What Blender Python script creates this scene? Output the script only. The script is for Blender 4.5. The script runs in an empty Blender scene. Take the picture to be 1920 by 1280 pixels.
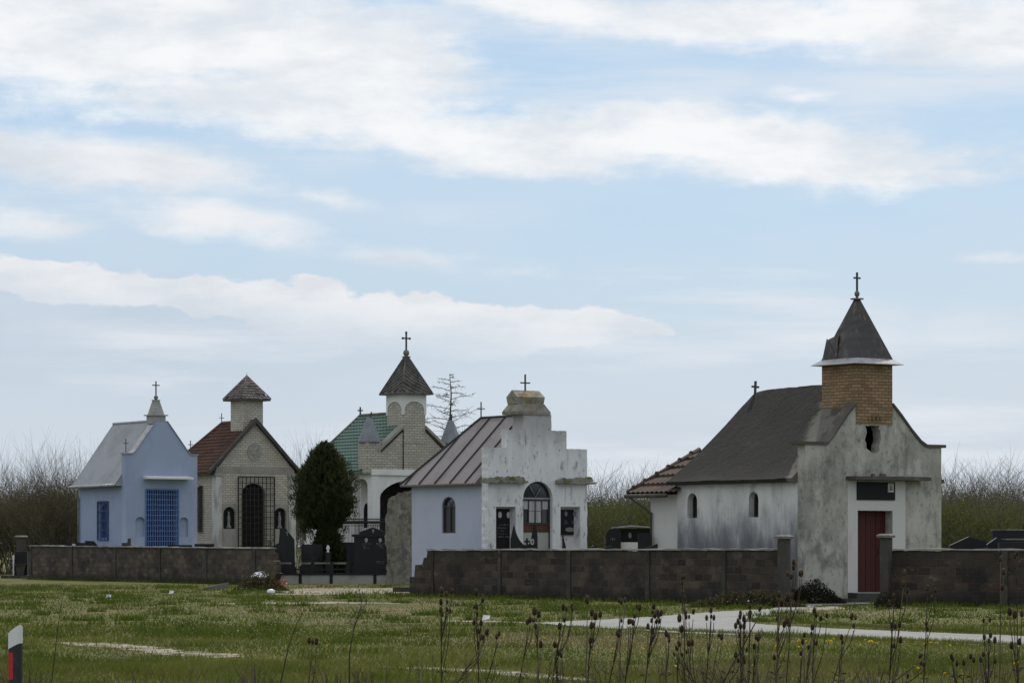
import bpy, bmesh, math, random
from mathutils import Vector, Matrix, noise as mnoise
from mathutils.geometry import tessellate_polygon
R = math.radians
rnd = random.Random(7)
S = bpy.context.scene
COL = S.collection
FPX, HOR, CAMH = 5600.0, 1022.0, 1.55      # lens in photo pixels, horizon row, eye height

# ------------------------------------------------------------------ helpers
def tag(o, label=None, cat=None, group=None, kind=None):
    if label: o['label'] = label
    if cat: o['category'] = cat
    if group: o['group'] = group
    if kind: o['kind'] = kind
    return o

def empty(name, loc, rz=0.0):
    o = bpy.data.objects.new(name, None)
    o.empty_display_size = 0.3
    COL.objects.link(o); o.location = loc; o.rotation_euler = (0, 0, rz)
    return o

def link(name, me, parent=None):
    o = bpy.data.objects.new(name, me); COL.objects.link(o)
    if parent: o.parent = parent
    return o

class MB:
    """collects geometry for ONE mesh object"""
    def __init__(s): s.v = []; s.f = []; s.mi = []; s.m = 0; s.sm = []
    def add(s, vs, fs, smooth=False):
        n = len(s.v); s.v += [tuple(p) for p in vs]
        for f in fs:
            s.f.append([i + n for i in f]); s.mi.append(s.m); s.sm.append(smooth)
        return s
    def box(s, x0, x1, y0, y1, z0, z1):
        vs = [(x, y, z) for z in (z0, z1) for y in (y0, y1) for x in (x0, x1)]
        return s.add(vs, [(0,2,3,1),(4,5,7,6),(0,1,5,4),(2,6,7,3),(0,4,6,2),(1,3,7,5)])
    def hexa(s, b, t):
        return s.add(list(b) + list(t), [(3,2,1,0),(4,5,6,7),(0,1,5,4),(1,2,6,5),(2,3,7,6),(3,0,4,7)])
    def frustum(s, cx, cy, ax, ay, z0, bx, by, z1):
        q = lambda a, b, z: [(cx-a,cy-b,z),(cx+a,cy-b,z),(cx+a,cy+b,z),(cx-a,cy+b,z)]
        return s.hexa(q(ax, ay, z0), q(bx, by, z1))
    def plate(s, outline, holes=(), axis='y', a=0.0, b=0.3):
        """a sheet with holes drawn in (h, z); axis y: h = x, from y=a to y=b; axis x: h = y; axis z: h,z = x,y"""
        loops = [list(outline)] + [list(h) for h in holes]
        def P(p, d):
            return (p[0], d, p[1]) if axis == 'y' else ((d, p[0], p[1]) if axis == 'x' else (p[0], p[1], d))
        flat = [p for l in loops for p in l]
        tris = tessellate_polygon([[Vector((p[0], p[1], 0)) for p in l] for l in loops])
        n = len(flat)
        fs = [tuple(t) for t in tris] + [tuple(i + n for i in reversed(t)) for t in tris]
        k = 0
        for l in loops:
            m = len(l)
            for i in range(m):
                j = (i + 1) % m
                fs.append((k+i, k+j, k+j+n, k+i+n))
            k += m
        return s.add([P(p, a) for p in flat] + [P(p, b) for p in flat], fs)
    def tube(s, pts, rad, n=5, smooth=True, cap=True):
        pts = [Vector(p) for p in pts]
        if not isinstance(rad, (list, tuple)): rad = [rad] * len(pts)
        vs = []; fs = []
        for i, p in enumerate(pts):
            d = (pts[min(i+1, len(pts)-1)] - pts[max(i-1, 0)])
            d = d.normalized() if d.length > 1e-9 else Vector((0,0,1))
            a = d.cross(Vector((0,0,1)) if abs(d.z) < .9 else Vector((1,0,0))).normalized()
            b = d.cross(a)
            for k in range(n):
                t = 2*math.pi*k/n
                vs.append(p + (a*math.cos(t) + b*math.sin(t)) * rad[i])
        for i in range(len(pts)-1):
            for k in range(n):
                k2 = (k+1) % n
                fs.append((i*n+k, i*n+k2, (i+1)*n+k2, (i+1)*n+k))
        if cap:
            fs.append(tuple(range(n))[::-1]); fs.append(tuple((len(pts)-1)*n+k for k in range(n)))
        return s.add(vs, fs, smooth)
    def lathe(s, cx, cy, prof, n=14, smooth=True):
        vs = []; fs = []
        for r, z in prof:
            for k in range(n):
                t = 2*math.pi*k/n
                vs.append((cx + r*math.cos(t), cy + r*math.sin(t), z))
        for i in range(len(prof)-1):
            for k in range(n):
                k2 = (k+1) % n
                fs.append((i*n+k, i*n+k2, (i+1)*n+k2, (i+1)*n+k))
        fs.append(tuple(range(n))[::-1]); fs.append(tuple((len(prof)-1)*n+k for k in range(n)))
        return s.add(vs, fs, smooth)
    def ball(s, c, r, sx=1, sz=1, n=12):
        prof = [(max(r*sx*math.sin(math.pi*i/8), 0.002), c[2] - r*sz*math.cos(math.pi*i/8)) for i in range(9)]
        return s.lathe(c[0], c[1], prof, n)
    def cross(s, x, y, z, h, w, t, at=.66, tilt=0.0):
        def T(px, pz): return (x + px*math.cos(tilt) + pz*math.sin(tilt), z - px*math.sin(tilt) + pz*math.cos(tilt))
        def bar(x0, x1, z0, z1, d):
            q = [T(x0, z0), T(x1, z0), T(x1, z1), T(x0, z1)]
            s.plate(q, (), 'y', y-d, y+d)
        bar(-t/2, t/2, 0, h, t/2); bar(-w/2, -t/2, h*at-t/2, h*at+t/2, t/2*.92); bar(t/2, w/2, h*at-t/2, h*at+t/2, t/2*.92)
        return s
    def build(s, name, mats, parent=None, recalc=True):
        me = bpy.data.meshes.new(name)
        me.from_pydata(s.v, [], s.f)
        for m in (mats if isinstance(mats, (list, tuple)) else [mats]): me.materials.append(m)
        me.polygons.foreach_set('material_index', s.mi)
        me.polygons.foreach_set('use_smooth', s.sm)
        if recalc:
            bm = bmesh.new(); bm.from_mesh(me)
            bmesh.ops.recalc_face_normals(bm, faces=bm.faces); bm.to_mesh(me); bm.free()
        me.update()
        return link(name, me, parent)

def arch(x0, x1, z0, zs, zt, n=14, point=0.0):
    c, a, b = (x0+x1)/2, (x1-x0)/2, zt-zs
    out = [(x0, z0), (x1, z0)]
    for i in range(n+1):
        t = math.pi*i/n
        cx = math.cos(t); sz = math.sin(t)
        if point: sz = sz**(1+point)*(1) ; 
        out.append((c + a*cx, zs + b*sz))
    return out
def rect(x0, x1, z0, z1): return [(x0,z0),(x1,z0),(x1,z1),(x0,z1)]
def rough(pl, step=.12, amp=.012, rg=rnd, closed=True):
    out = []; n = len(pl)
    for i in range(n if closed else n-1):
        a, b = pl[i], pl[(i+1) % n]
        L = math.hypot(b[0]-a[0], b[1]-a[1]); k = max(1, int(L/step))
        for j in range(k):
            t = j/k; am = amp if j else amp*.4
            out.append((a[0]+(b[0]-a[0])*t + rg.uniform(-am, am), a[1]+(b[1]-a[1])*t + rg.uniform(-am, am)))
    return out

def at(px, py, D):            # a point at distance D
    return Vector(((px-960)/FPX*D, D, CAMH + (HOR-py)/FPX*D))
def gnd(px, py):              # a point of the ground
    D = FPX*CAMH/(py-HOR)
    return Vector(((px-960)/FPX*D, D, 0))

class Frame:
    """a building's own axes: u along the front, v into the depth"""
    def __init__(s, name, px, D, deg):
        s.O = Vector(((px-960)/FPX*D, D)); t = R(deg); s.t = t
        s.U = Vector((math.cos(t), math.sin(t))); s.V = Vector((-math.sin(t), math.cos(t)))
        s.root = empty(name, (s.O.x, s.O.y, 0), t)
    def fac(s, px, py=HOR, y0=0.0):
        rx = (px-960)/FPX
        t = (y0 + s.O.dot(s.V)) / (rx*s.V.x + s.V.y)
        P = Vector((rx*t, t)) - s.O
        return (P.dot(s.U), CAMH + (HOR-py)/FPX*t)
    def side(s, px, py=HOR, x0=0.0):
        rx = (px-960)/FPX
        t = (x0 + s.O.dot(s.U)) / (rx*s.U.x + s.U.y)
        P = Vector((rx*t, t)) - s.O
        return (P.dot(s.V), CAMH + (HOR-py)/FPX*t)
    def x(s, px, y0=0.0): return s.fac(px, HOR, y0)[0]
    def z(s, px, py, y0=0.0): return s.fac(px, py, y0)[1]
    def part(s, name, mb, mat, parent=None): return mb.build(name, mat, parent or s.root)

# ------------------------------------------------------------------ materials
def nt_new(name):
    m = bpy.data.materials.new(name); m.use_nodes = True
    nt = m.node_tree; nt.nodes.clear()
    out = nt.nodes.new('ShaderNodeOutputMaterial')
    return m, nt, out
def N(nt, t, **kw):
    n = nt.nodes.new(t)
    for k, v in kw.items():
        if k.startswith('i_'): n.inputs[k[2:].replace('_', ' ')].default_value = v
        else: setattr(n, k, v)
    return n
def c4(c): return (c[0], c[1], c[2], 1.0)
def mixc(nt, fac, a, b, mode='MIX'):
    n = nt.nodes.new('ShaderNodeMix'); n.data_type = 'RGBA'; n.blend_type = mode
    for sock, val in ((n.inputs[0], fac), (n.inputs[6], a), (n.inputs[7], b)):
        if isinstance(val, bpy.types.NodeSocket): nt.links.new(val, sock)
        elif isinstance(val, (tuple, list)): sock.default_value = c4(val)
        else: sock.default_value = val
    return n.outputs[2]
def math_(nt, op, a, b=None, c=None, clamp=False):
    n = nt.nodes.new('ShaderNodeMath'); n.operation = op; n.use_clamp = clamp
    for i, val in enumerate((a, b, c)):
        if val is None: continue
        if isinstance(val, bpy.types.NodeSocket): nt.links.new(val, n.inputs[i])
        else: n.inputs[i].default_value = val
    return n.outputs[0]
def maprange(nt, v, lo, hi, a=0.0, b=1.0, smooth=True):
    n = nt.nodes.new('ShaderNodeMapRange'); n.interpolation_type = 'SMOOTHSTEP' if smooth else 'LINEAR'
    if isinstance(v, bpy.types.NodeSocket): nt.links.new(v, n.inputs[0])
    n.inputs[1].default_value = lo; n.inputs[2].default_value = hi
    n.inputs[3].default_value = a; n.inputs[4].default_value = b
    return n.outputs[0]
def noise(nt, vec, scale=(1,1,1), detail=6, rough_=.55, off=(0,0,0)):
    mp = nt.nodes.new('ShaderNodeMapping'); nt.links.new(vec, mp.inputs[0])
    mp.inputs['Scale'].default_value = scale; mp.inputs['Location'].default_value = off
    n = nt.nodes.new('ShaderNodeTexNoise'); n.inputs['Scale'].default_value = 1.0
    n.inputs['Detail'].default_value = detail; n.inputs['Roughness'].default_value = rough_
    nt.links.new(mp.outputs[0], n.inputs['Vector'])
    return n.outputs[0]
_seed = [0]
def mat(name, base, layers=(), rough_=.85, bump=None, brick=None, metal=0.0, spec=.3, ztint=None, extra=None):
    """layers: (colour, (sx,sy,sz), lo, hi, opacity); brick: (c1, c2, mortar, w, h, joint); zstain: (colour, z0, z1, opacity)"""
    m, nt, out = nt_new(name)
    tc = N(nt, 'ShaderNodeTexCoord'); ob = tc.outputs['Object']
    sep = N(nt, 'ShaderNodeSeparateXYZ'); nt.links.new(ob, sep.inputs[0])
    bs = N(nt, 'ShaderNodeBsdfPrincipled'); nt.links.new(bs.outputs[0], out.inputs[0])
    height = None
    if brick:
        c1, c2, mo, w, h, j = brick
        cb = N(nt, 'ShaderNodeCombineXYZ')
        nt.links.new(math_(nt, 'ADD', sep.outputs[0], sep.outputs[1]), cb.inputs[0]); nt.links.new(sep.outputs[2], cb.inputs[1])
        warp = N(nt, 'ShaderNodeTexNoise'); nt.links.new(ob, warp.inputs['Vector']); warp.inputs['Scale'].default_value = 3.0
        va = N(nt, 'ShaderNodeVectorMath', operation='MULTIPLY_ADD')
        nt.links.new(warp.outputs['Color'], va.inputs[0]); va.inputs[1].default_value = (j*1.2, j*1.2, 0) if w < .4 else (.20, .075, 0); nt.links.new(cb.outputs[0], va.inputs[2])
        br = N(nt, 'ShaderNodeTexBrick')
        nt.links.new(va.outputs[0], br.inputs['Vector'])
        br.inputs['Scale'].default_value = 1.0; br.inputs['Brick Width'].default_value = w; br.inputs['Row Height'].default_value = h
        br.inputs['Mortar Size'].default_value = j; br.inputs['Mortar Smooth'].default_value = .2
        br.inputs['Color1'].default_value = c4(c1); br.inputs['Color2'].default_value = c4(c2); br.inputs['Mortar'].default_value = c4(mo)
        col = br.outputs['Color']; height = math_(nt, 'SUBTRACT', 1.0, br.outputs['Fac'])
    else:
        rgb = N(nt, 'ShaderNodeRGB'); rgb.outputs[0].default_value = c4(base); col = rgb.outputs[0]
    for c, sc, lo, hi, op in layers:
        _seed[0] += 1
        f = maprange(nt, noise(nt, ob, sc, 8, .6, (_seed[0]*3.7, _seed[0]*1.3, _seed[0]*2.1)), lo, hi, 0, op)
        col = mixc(nt, f, col, c)
    if ztint:
        for c, z0, z1, op in (ztint if isinstance(ztint, list) else [ztint]):
            nz = noise(nt, ob, (2.2, 2.2, .7), 6, .6)
            zz = math_(nt, 'ADD', sep.outputs[2], math_(nt, 'MULTIPLY', math_(nt, 'SUBTRACT', nz, .5), abs(z1-z0)*1.5))
            col = mixc(nt, maprange(nt, zz, z0, z1, op, 0), col, c) if z1 > z0 else mixc(nt, maprange(nt, zz, z1, z0, 0, op), col, c)
    if extra: col = extra(nt, ob, sep, col)
    nt.links.new(col, bs.inputs['Base Color'])
    bs.inputs['Roughness'].default_value = rough_; bs.inputs['Metallic'].default_value = metal
    bs.inputs['Specular IOR Level'].default_value = spec
    if bump or height:
        b = N(nt, 'ShaderNodeBump'); sc, st = bump if bump else (12, .3)
        b.inputs['Strength'].default_value = st; b.inputs['Distance'].default_value = .03
        nz = noise(nt, ob, (sc, sc, sc), 6, .65)
        hsum = math_(nt, 'ADD', nz, height) if height else nz
        nt.links.new(hsum, b.inputs['Height']); nt.links.new(b.outputs[0], bs.inputs['Normal'])
    return m

def leafmat(name, c1, c2, trans=.35, rough_=.8):
    m, nt, out = nt_new(name)
    g = N(nt, 'ShaderNodeNewGeometry'); tc = N(nt, 'ShaderNodeTexCoord')
    col = mixc(nt, g.outputs['Random Per Island'], c1, c2)
    oi = N(nt, 'ShaderNodeObjectInfo')
    hsv = N(nt, 'ShaderNodeHueSaturation'); nt.links.new(col, hsv.inputs['Color'])
    nt.links.new(maprange(nt, oi.outputs['Random'], 0, 1, .8, 1.2, False), hsv.inputs['Value'])
    d = N(nt, 'ShaderNodeBsdfDiffuse'); t = N(nt, 'ShaderNodeBsdfTranslucent'); mx = N(nt, 'ShaderNodeMixShader')
    nt.links.new(hsv.outputs[0], d.inputs[0]); nt.links.new(hsv.outputs[0], t.inputs[0]); mx.inputs[0].default_value = trans
    nt.links.new(d.outputs[0], mx.inputs[1]); nt.links.new(t.outputs[0], mx.inputs[2]); nt.links.new(mx.outputs[0], out.inputs[0])
    return m

M = {}
G1, G2 = (.10,.095,.085), (.22,.21,.19)
M['old_plaster'] = mat('old_plaster', (.44,.42,.365), [
    ((.27,.26,.225), (.9,.9,.7), .40, .62, .8), ((.14,.135,.118), (2.1,2.1,1.5), .49, .70, .75),
    ((.13,.125,.11), (4.5,4.5,.6), .52, .76, .5), ((.07,.068,.06), (8,8,6), .54, .70, .55), ((.36,.345,.30), (14,14,12), .54, .68, .4), ((.54,.52,.455), (1.1,1.1,.8), .54, .66, .75)],
    .92, (14, .55))
M['side_plaster'] = mat('side_plaster', (.62,.615,.58), [
    ((.42,.42,.42), (1.0,1.0,.6), .42, .68, .7), ((.17,.175,.19), (1.9,1.9,1.1), .52, .72, .7), ((.2,.2,.2), (6,6,.4), .55, .75, .35),
    ((.12,.12,.12), (10,10,8), .64, .72, .5)], .92, (14, .4), ztint=[((.20,.205,.225), 1.3, 3.0, .92), ((.085,.085,.09), .9, 2.5, .72)])
M['clean_plaster'] = mat('clean_plaster', (.56,.55,.515), [((.38,.375,.36), (1.5,1.5,.8), .5, .75, .5)], .9, (20, .15))
M['dark_cap'] = mat('dark_cap', (.085,.075,.062), [((.17,.16,.13), (3,3,3), .5, .7, .6)], .9, (16, .4))
def patch(nt, ob, sep, col):
    nz = noise(nt, ob, (1.1,.9,1.1), 5, .6)
    v = math_(nt, 'ADD', math_(nt, 'ADD', sep.outputs[1], math_(nt, 'MULTIPLY', sep.outputs[2], -.52)), math_(nt, 'MULTIPLY', nz, 1.4))
    f = math_(nt, 'MULTIPLY', maprange(nt, v, -.55, -.35, 1, 0), maprange(nt, nz, .40, .50, .35, 1))
    return mixc(nt, f, col, (.135,.128,.108))
M['tar_roof'] = mat('tar_roof', (.021,.0195,.017), [((.018,.0175,.016), (.9,.9,.9), .45, .65, .8), ((.055,.046,.034), (1.6,1.6,1.6), .58, .78, .6),
    ((.10,.097,.088), (7,7,7), .64, .74, .5)], .9, (7, .7), extra=patch)
M['ochre_brick'] = mat('ochre_brick', (0,0,0), [((.16,.10,.05), (2.5,2.5,2.5), .5, .75, .6), ((.10,.07,.045), (9,9,9), .55, .75, .35)], .9, (20, .4),
    brick=((.335,.222,.128), (.205,.135,.078), (.055,.043,.032), .25, .088, .0085))
M['white_brick'] = mat('white_brick', (0,0,0), [((.30,.28,.24), (1.2,1.2,1.2), .45, .72, .6), ((.14,.13,.11), (3,3,.8), .60, .78, .55)], .9, (20, .3),
    brick=((.50,.46,.385), (.39,.36,.30), (.125,.115,.10), .27, .112, .010))
M['grey_render'] = mat('grey_render', (.30,.285,.25), [((.18,.17,.15), (2,2,1), .45, .7, .7)], .92, (16, .3))
M['white_paint'] = mat('white_paint', (.70,.69,.66), [((.50,.49,.47), (1.5,1.5,.7), .5, .75, .6), ((.25,.24,.22), (7,7,.6), .6, .8, .5)], .9, (14, .25))
M['peeling_paint'] = mat('peeling_paint', (.50,.495,.47), [((.26,.25,.225), (3,3,.8), .45, .62, .8), ((.15,.145,.13), (8,8,2), .56, .72, .6)], .92, (14, .4))
M['tile_red'] = mat('tile_red', (.105,.052,.038), [((.052,.038,.032), (1.3,1.3,1.3), .42, .66, .8), ((.20,.085,.05), (2.6,2.6,2.6), .56, .72, .7), ((.04,.036,.03), (6,6,6), .56, .72, .6)], .85, (14, .3))
M['tile_green'] = mat('tile_green', (.105,.175,.142), [((.062,.105,.085), (1.2,1.2,1.2), .45, .7, .7), ((.17,.27,.22), (5,5,5), .56, .7, .5)], .45, (14, .15), spec=.5)
M['tile_brown'] = mat('tile_brown', (.085,.056,.044), [((.038,.033,.029), (1.5,1.5,1.5), .42, .66, .8), ((.14,.085,.06), (3,3,3), .57, .72, .7)], .85, (12, .3))
M['shingle'] = mat('shingle', (.12,.11,.10), [((.055,.05,.047), (3,3,3), .45, .62, .85), ((.22,.21,.195), (5,5,2), .56, .7, .8)], .8, (12, .5))
M['seam_metal'] = mat('seam_metal', (.165,.146,.143), [((.10,.082,.078), (1.1,1.1,1.1), .45, .7, .75), ((.23,.21,.21), (2.2,2.2,2.2), .56, .74, .6), ((.16,.08,.06), (5,5,1.5), .62, .78, .5)], .50, (5, .15), spec=.5)
M['corrugated'] = mat('corrugated', (.33,.34,.36), [((.24,.245,.26), (.9,.9,.9), .42, .68, .7), ((.40,.405,.42), (2.5,2.5,2.5), .55, .72, .5)], .55, (9, .15), spec=.5)
M['spire_metal'] = mat('spire_metal', (.030,.027,.026), [((.095,.085,.075), (2.2,2.2,1.0), .5, .68, .8), ((.21,.10,.042), (4.0,4.0,1.0), .60, .66, .8), ((.15,.14,.13), (6,6,.9), .58, .68, .5)], .5, (8, .3), metal=.25, spec=.5)
M['zinc'] = mat('zinc', (.36,.36,.37), [((.22,.21,.21), (4,4,4), .45, .65, .7)], .40, (9, .2), metal=.6)
M['dark_iron'] = mat('dark_iron', (.022,.021,.020), [((.06,.04,.03), (8,8,8), .55, .7, .5)], .6, (30, .1))
M['cross_metal'] = mat('cross_metal', (.055,.055,.058), [((.11,.10,.095), (10,10,10), .5, .7, .6)], .55, (30, .1))
M['stone_ball'] = mat('stone_ball', (.17,.16,.155), [((.09,.085,.08), (9,9,9), .45, .65, .7)], .8, (20, .3))
M['blue_plaster'] = mat('blue_plaster', (.30,.35,.485), [((.245,.29,.41), (1.2,1.2,.7), .45, .70, .6), ((.38,.45,.58), (2,2,1), .55, .75, .5)], .9, (18, .12), ztint=((.42,.49,.63), .1, 2.2, .55))
M['blue_front'] = mat('blue_front', (.315,.375,.50), [((.26,.315,.43), (1.1,1.1,.7), .45, .70, .55), ((.22,.29,.43), (5,5,.5), .58, .75, .35)], .9, (18, .12), ztint=((.46,.52,.66), .2, 2.9, .75))
M['lilac_plaster'] = mat('lilac_plaster', (.43,.455,.545), [((.355,.375,.465), (1.0,1.0,.7), .42, .70, .55), ((.44,.47,.58), (2,2,1.2), .55, .75, .5)], .9, (16, .15), ztint=((.33,.345,.41), 3.5, 2.9, .6))  # wall colour gets darker towards the eave
M['white_front'] = mat('white_front', (.70,.70,.705), [((.48,.48,.49), (1.2,1.2,.8), .44, .70, .6), ((.16,.155,.14), (3.6,3.6,1.5), .56, .70, .75), ((.075,.07,.06), (9,9,4.5), .60, .70, .7), ((.13,.125,.115), (7,7,.55), .62, .78, .5)], .92, (13, .6),
    ztint=((.24,.235,.22), 5.6, 3.9, .65))
M['lichen_stone'] = mat('lichen_stone', (.27,.25,.21), [((.13,.125,.10), (3,3,3), .42, .62, .8), ((.30,.20,.065), (1.6,1.6,1.6), .53, .66, .7), ((.40,.385,.34), (7,7,7), .58, .7, .6)], .95, (12, .7))
M['mossy'] = mat('mossy', (.25,.235,.195), [((.10,.115,.035), (3,3,3), .45, .62, .85), ((.40,.385,.35), (6,6,6), .56, .7, .7)], .95, (10, .9))
M['blue_steel'] = mat('blue_steel', (.12,.20,.42), [((.08,.14,.30), (4,4,4), .5, .7, .6)], .5, (30, .05))
M['blue_steel_dark'] = mat('blue_steel_dark', (.030,.058,.165), [((.015,.03,.085), (4,4,4), .5, .7, .6)], .5)
M['red_door'] = mat('red_door', (.062,.011,.009), [((.055,.012,.010), (7,7,.6), .45, .65, .7), ((.078,.016,.012), (2,2,1), .55, .72, .6)], .6, (14, .1))
M['granite'] = mat('granite', (.011,.011,.0115), [((.019,.019,.02), (30,30,30), .5, .65, .6)], .38, None, spec=.24)
M['granite_dull'] = mat('granite_dull', (.022,.022,.023), [((.036,.036,.036), (4,4,4), .5, .7, .5)], .6, (20, .1), spec=.15)
M['plaque'] = mat('plaque', (.011,.011,.012), [((.02,.024,.021), (2,2,2), .55, .7, .6)], .45, None, spec=.14)
M['engraved'] = mat('engraved', (.20,.195,.18), [((.11,.11,.10), (20,20,20), .45, .65, .7)], .8)
M['porcelain'] = mat('porcelain', (.48,.46,.42), [((.20,.19,.18), (22,22,22), .46, .6, .85)], .4)
M['portrait_dark'] = mat('portrait_dark', (.05,.05,.055), (), .5)
M['concrete'] = mat('concrete', (.34,.335,.31), [((.20,.195,.18), (1.4,1.4,1.4), .45, .68, .7), ((.12,.115,.10), (6,6,2), .60, .75, .5)], .92, (18, .4))
M['old_concrete'] = mat('old_concrete', (.066,.062,.053), [((.048,.045,.039), (2,2,1.2), .42, .66, .8), ((.15,.14,.12), (6,6,6), .57, .72, .6)], .94, (14, .6))
M['coping'] = mat('coping', (.19,.18,.16), [((.085,.08,.07), (2.5,2.5,2.5), .45, .66, .8), ((.30,.29,.26), (8,8,8), .56, .72, .6)], .94, (16, .6))
def wallcol(nt, ob, sep, col):
    vo = noise(nt, ob, (.7,.7,1.5), 3, .5, (9,2,4))
    col = mixc(nt, maprange(nt, vo, .62, .66, 0, .75), col, (.18,.052,.034))
    return col
def wallmat(name, c1, c2, z0):
    return mat(name, (0,0,0), [((.034,.029,.024), (.8,.8,1.1), .42, .66, .7), ((.085,.038,.026), (1.5,1.5,3.2), .58, .66, .6), ((.15,.135,.105), (2.4,2.4,4.5), .61, .68, .6),
        ((.020,.019,.017), (1.1,1.1,1.6), .52, .68, .75), ((.14,.13,.11), (14,14,14), .62, .74, .5)], .95, (9, .9),
        brick=(c1, c2, (.080,.071,.057), .36, .20, .014), ztint=[((.016,.016,.013), .05, z0, .88), ((.05,.047,.042), 1.5, 1.1, .5)])  # blocks turn darker towards the foot and just below the coping
M['wall_left'] = wallmat('wall_left', (.135,.105,.076), (.052,.041,.031), .40)
M['wall_mid'] = wallmat('wall_mid', (.098,.074,.054), (.026,.021,.017), .45)
M['rubble_stone'] = mat('rubble_stone', (.20,.185,.155), [((.10,.092,.076), (4,4,3), .42, .62, .85), ((.31,.29,.25), (7,7,5), .55, .68, .7), ((.06,.056,.048), (11,11,11), .55, .68, .7)], .95, (10, 1.0))
M['glass'] = mat('glass', (.028,.032,.036), (), .12, None, spec=.6)
M['curtain'] = mat('curtain', (.42,.42,.41), [((.26,.27,.29), (14,14,1.0), .45, .62, .8)], .8)
M['dark_void'] = mat('dark_void', (.012,.011,.010), [((.035,.03,.026), (5,5,5), .5, .65, .7)], .95)
M['brown_wood'] = mat('brown_wood', (.10,.035,.02), [((.06,.022,.014), (9,9,1), .45, .65, .7)], .5)
M['frame_dark'] = mat('frame_dark', (.045,.038,.034), [((.09,.075,.06), (9,9,9), .5, .7, .5)], .55)
M['grey_panel'] = mat('grey_panel', (.36,.365,.345), [((.28,.28,.27), (3,3,2), .5, .7, .5)], .6)
M['relief'] = mat('relief', (.31,.30,.27), [((.18,.175,.16), (6,6,6), .42, .62, .8)], .9, (14, .5))
M['white_metal'] = mat('white_metal', (.62,.62,.60), [((.4,.4,.39), (6,6,6), .5, .7, .5)], .5)
M['bark'] = mat('bark', (.085,.070,.055), [((.15,.135,.115), (4,4,1.5), .5, .7, .7)], .95, (10, .5))
M['twig'] = mat('twig', (.105,.090,.070), [((.20,.18,.145), (.8,.8,.8), .48, .66, .8), ((.05,.043,.034), (1.2,1.2,1.2), .5, .7, .6)], .95)
M['thuja_leaf'] = leafmat('thuja_leaf', (.022,.027,.012), (.060,.068,.028), .3)
M['bush_leaf'] = leafmat('bush_leaf', (.060,.060,.025), (.120,.108,.052), .4)
M['bush_leaf_green'] = leafmat('bush_leaf_green', (.068,.088,.022), (.150,.160,.045), .4)
M['vine_leaf'] = leafmat('vine_leaf', (.014,.016,.010), (.045,.042,.028), .2)
M['dry_stem'] = mat('dry_stem', (.095,.075,.052), [((.055,.042,.030), (9,9,3), .45, .65, .7)], .9)
M['dark_stem'] = mat('dark_stem', (.040,.032,.024), (), .9)
M['seed_head'] = leafmat('seed_head', (.030,.021,.014), (.075,.055,.035), .3)
M['bristle'] = leafmat('bristle', (.16,.125,.085), (.26,.21,.15), .55)
M['petal_white'] = leafmat('petal_white', (.55,.55,.50), (.75,.75,.70), .4)
M['petal_yellow'] = leafmat('petal_yellow', (.75,.50,.012), (.85,.62,.02), .4)
M['plastic_white'] = mat('plastic_white', (.72,.73,.76), (), .4)
M['plastic_red'] = mat('plastic_red', (.55,.035,.025), (), .4)
M['debris'] = leafmat('debris', (.05,.048,.025), (.15,.13,.07), .2)
M['post_white'] = mat('post_white', (.66,.66,.66), [((.5,.5,.49), (12,12,6), .5, .7, .6)], .5, (40, .05))
M['post_black'] = mat('post_black', (.022,.022,.026), [((.05,.05,.052), (18,18,9), .52, .7, .6)], .45)
M['reflector_red'] = mat('reflector_red', (.42,.012,.016), [((.3,.01,.012), (60,60,60), .5, .6, .6)], .25, None, spec=.6)
def pathx(nt, ob, sep, col):
    return mixc(nt, maprange(nt, noise(nt, ob, (.35,.12,1), 5, .6), .56, .66, 0, .45), col, (.20,.19,.165))
M['path_concrete'] = mat('path_concrete', (.235,.235,.228), [((.175,.175,.165), (1.0,.5,1), .45, .68, .7), ((.29,.29,.28), (6,3,6), .5, .7, .6), ((.13,.125,.11), (5,2.5,5), .60, .70, .7)], .9, (25, .3), extra=pathx)
M['dirt'] = mat('dirt', (.27,.23,.18), [((.18,.15,.11), (1.0,.5,1), .45, .66, .8), ((.35,.31,.26), (4,2,4), .52, .68, .7), ((.085,.095,.032), (1.6,.9,2), .50, .58, .95)], .95, (20, .5))

# ------------------------------------------------------------------ roofs
def slope(mb, e0, e1, r0, r1, along, courses, lip, wav, pitch, cols):
    """a pitched sheet from eave e0-e1 to ridge r0-r1; rows of lapped courses, waves across them"""
    e0, e1, r0, r1 = map(Vector, (e0, e1, r0, r1))
    nrm = (e1-e0).cross(r0-e0 if (r0-e0).length > .01 else r1-e0).normalized()
    if nrm.z < 0: nrm = -nrm
    rows = []
    if courses:
        for k in range(courses):
            rows.append((k/courses, lip)); rows.append(((k+.985)/courses, 0.0))
    else:
        rows = [(k/8, 0) for k in range(9)]
    rows[-1] = (1.0, rows[-1][1])
    vs = []; fs = []
    for t, d in rows:
        a = e0.lerp(r0, t); b = e1.lerp(r1, t)
        for i in range(cols+1):
            p = a.lerp(b, i/cols)
            w = 0
            if wav:
                ph = p.dot(along)/pitch
                w = wav*math.sin(2*math.pi*ph)
            vs.append(p + nrm*(d + w))
    c = cols+1
    for j in range(len(rows)-1):
        for i in range(cols): fs.append((j*c+i, j*c+i+1, (j+1)*c+i+1, (j+1)*c+i))
    mb.add(vs, fs, not courses)

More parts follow.
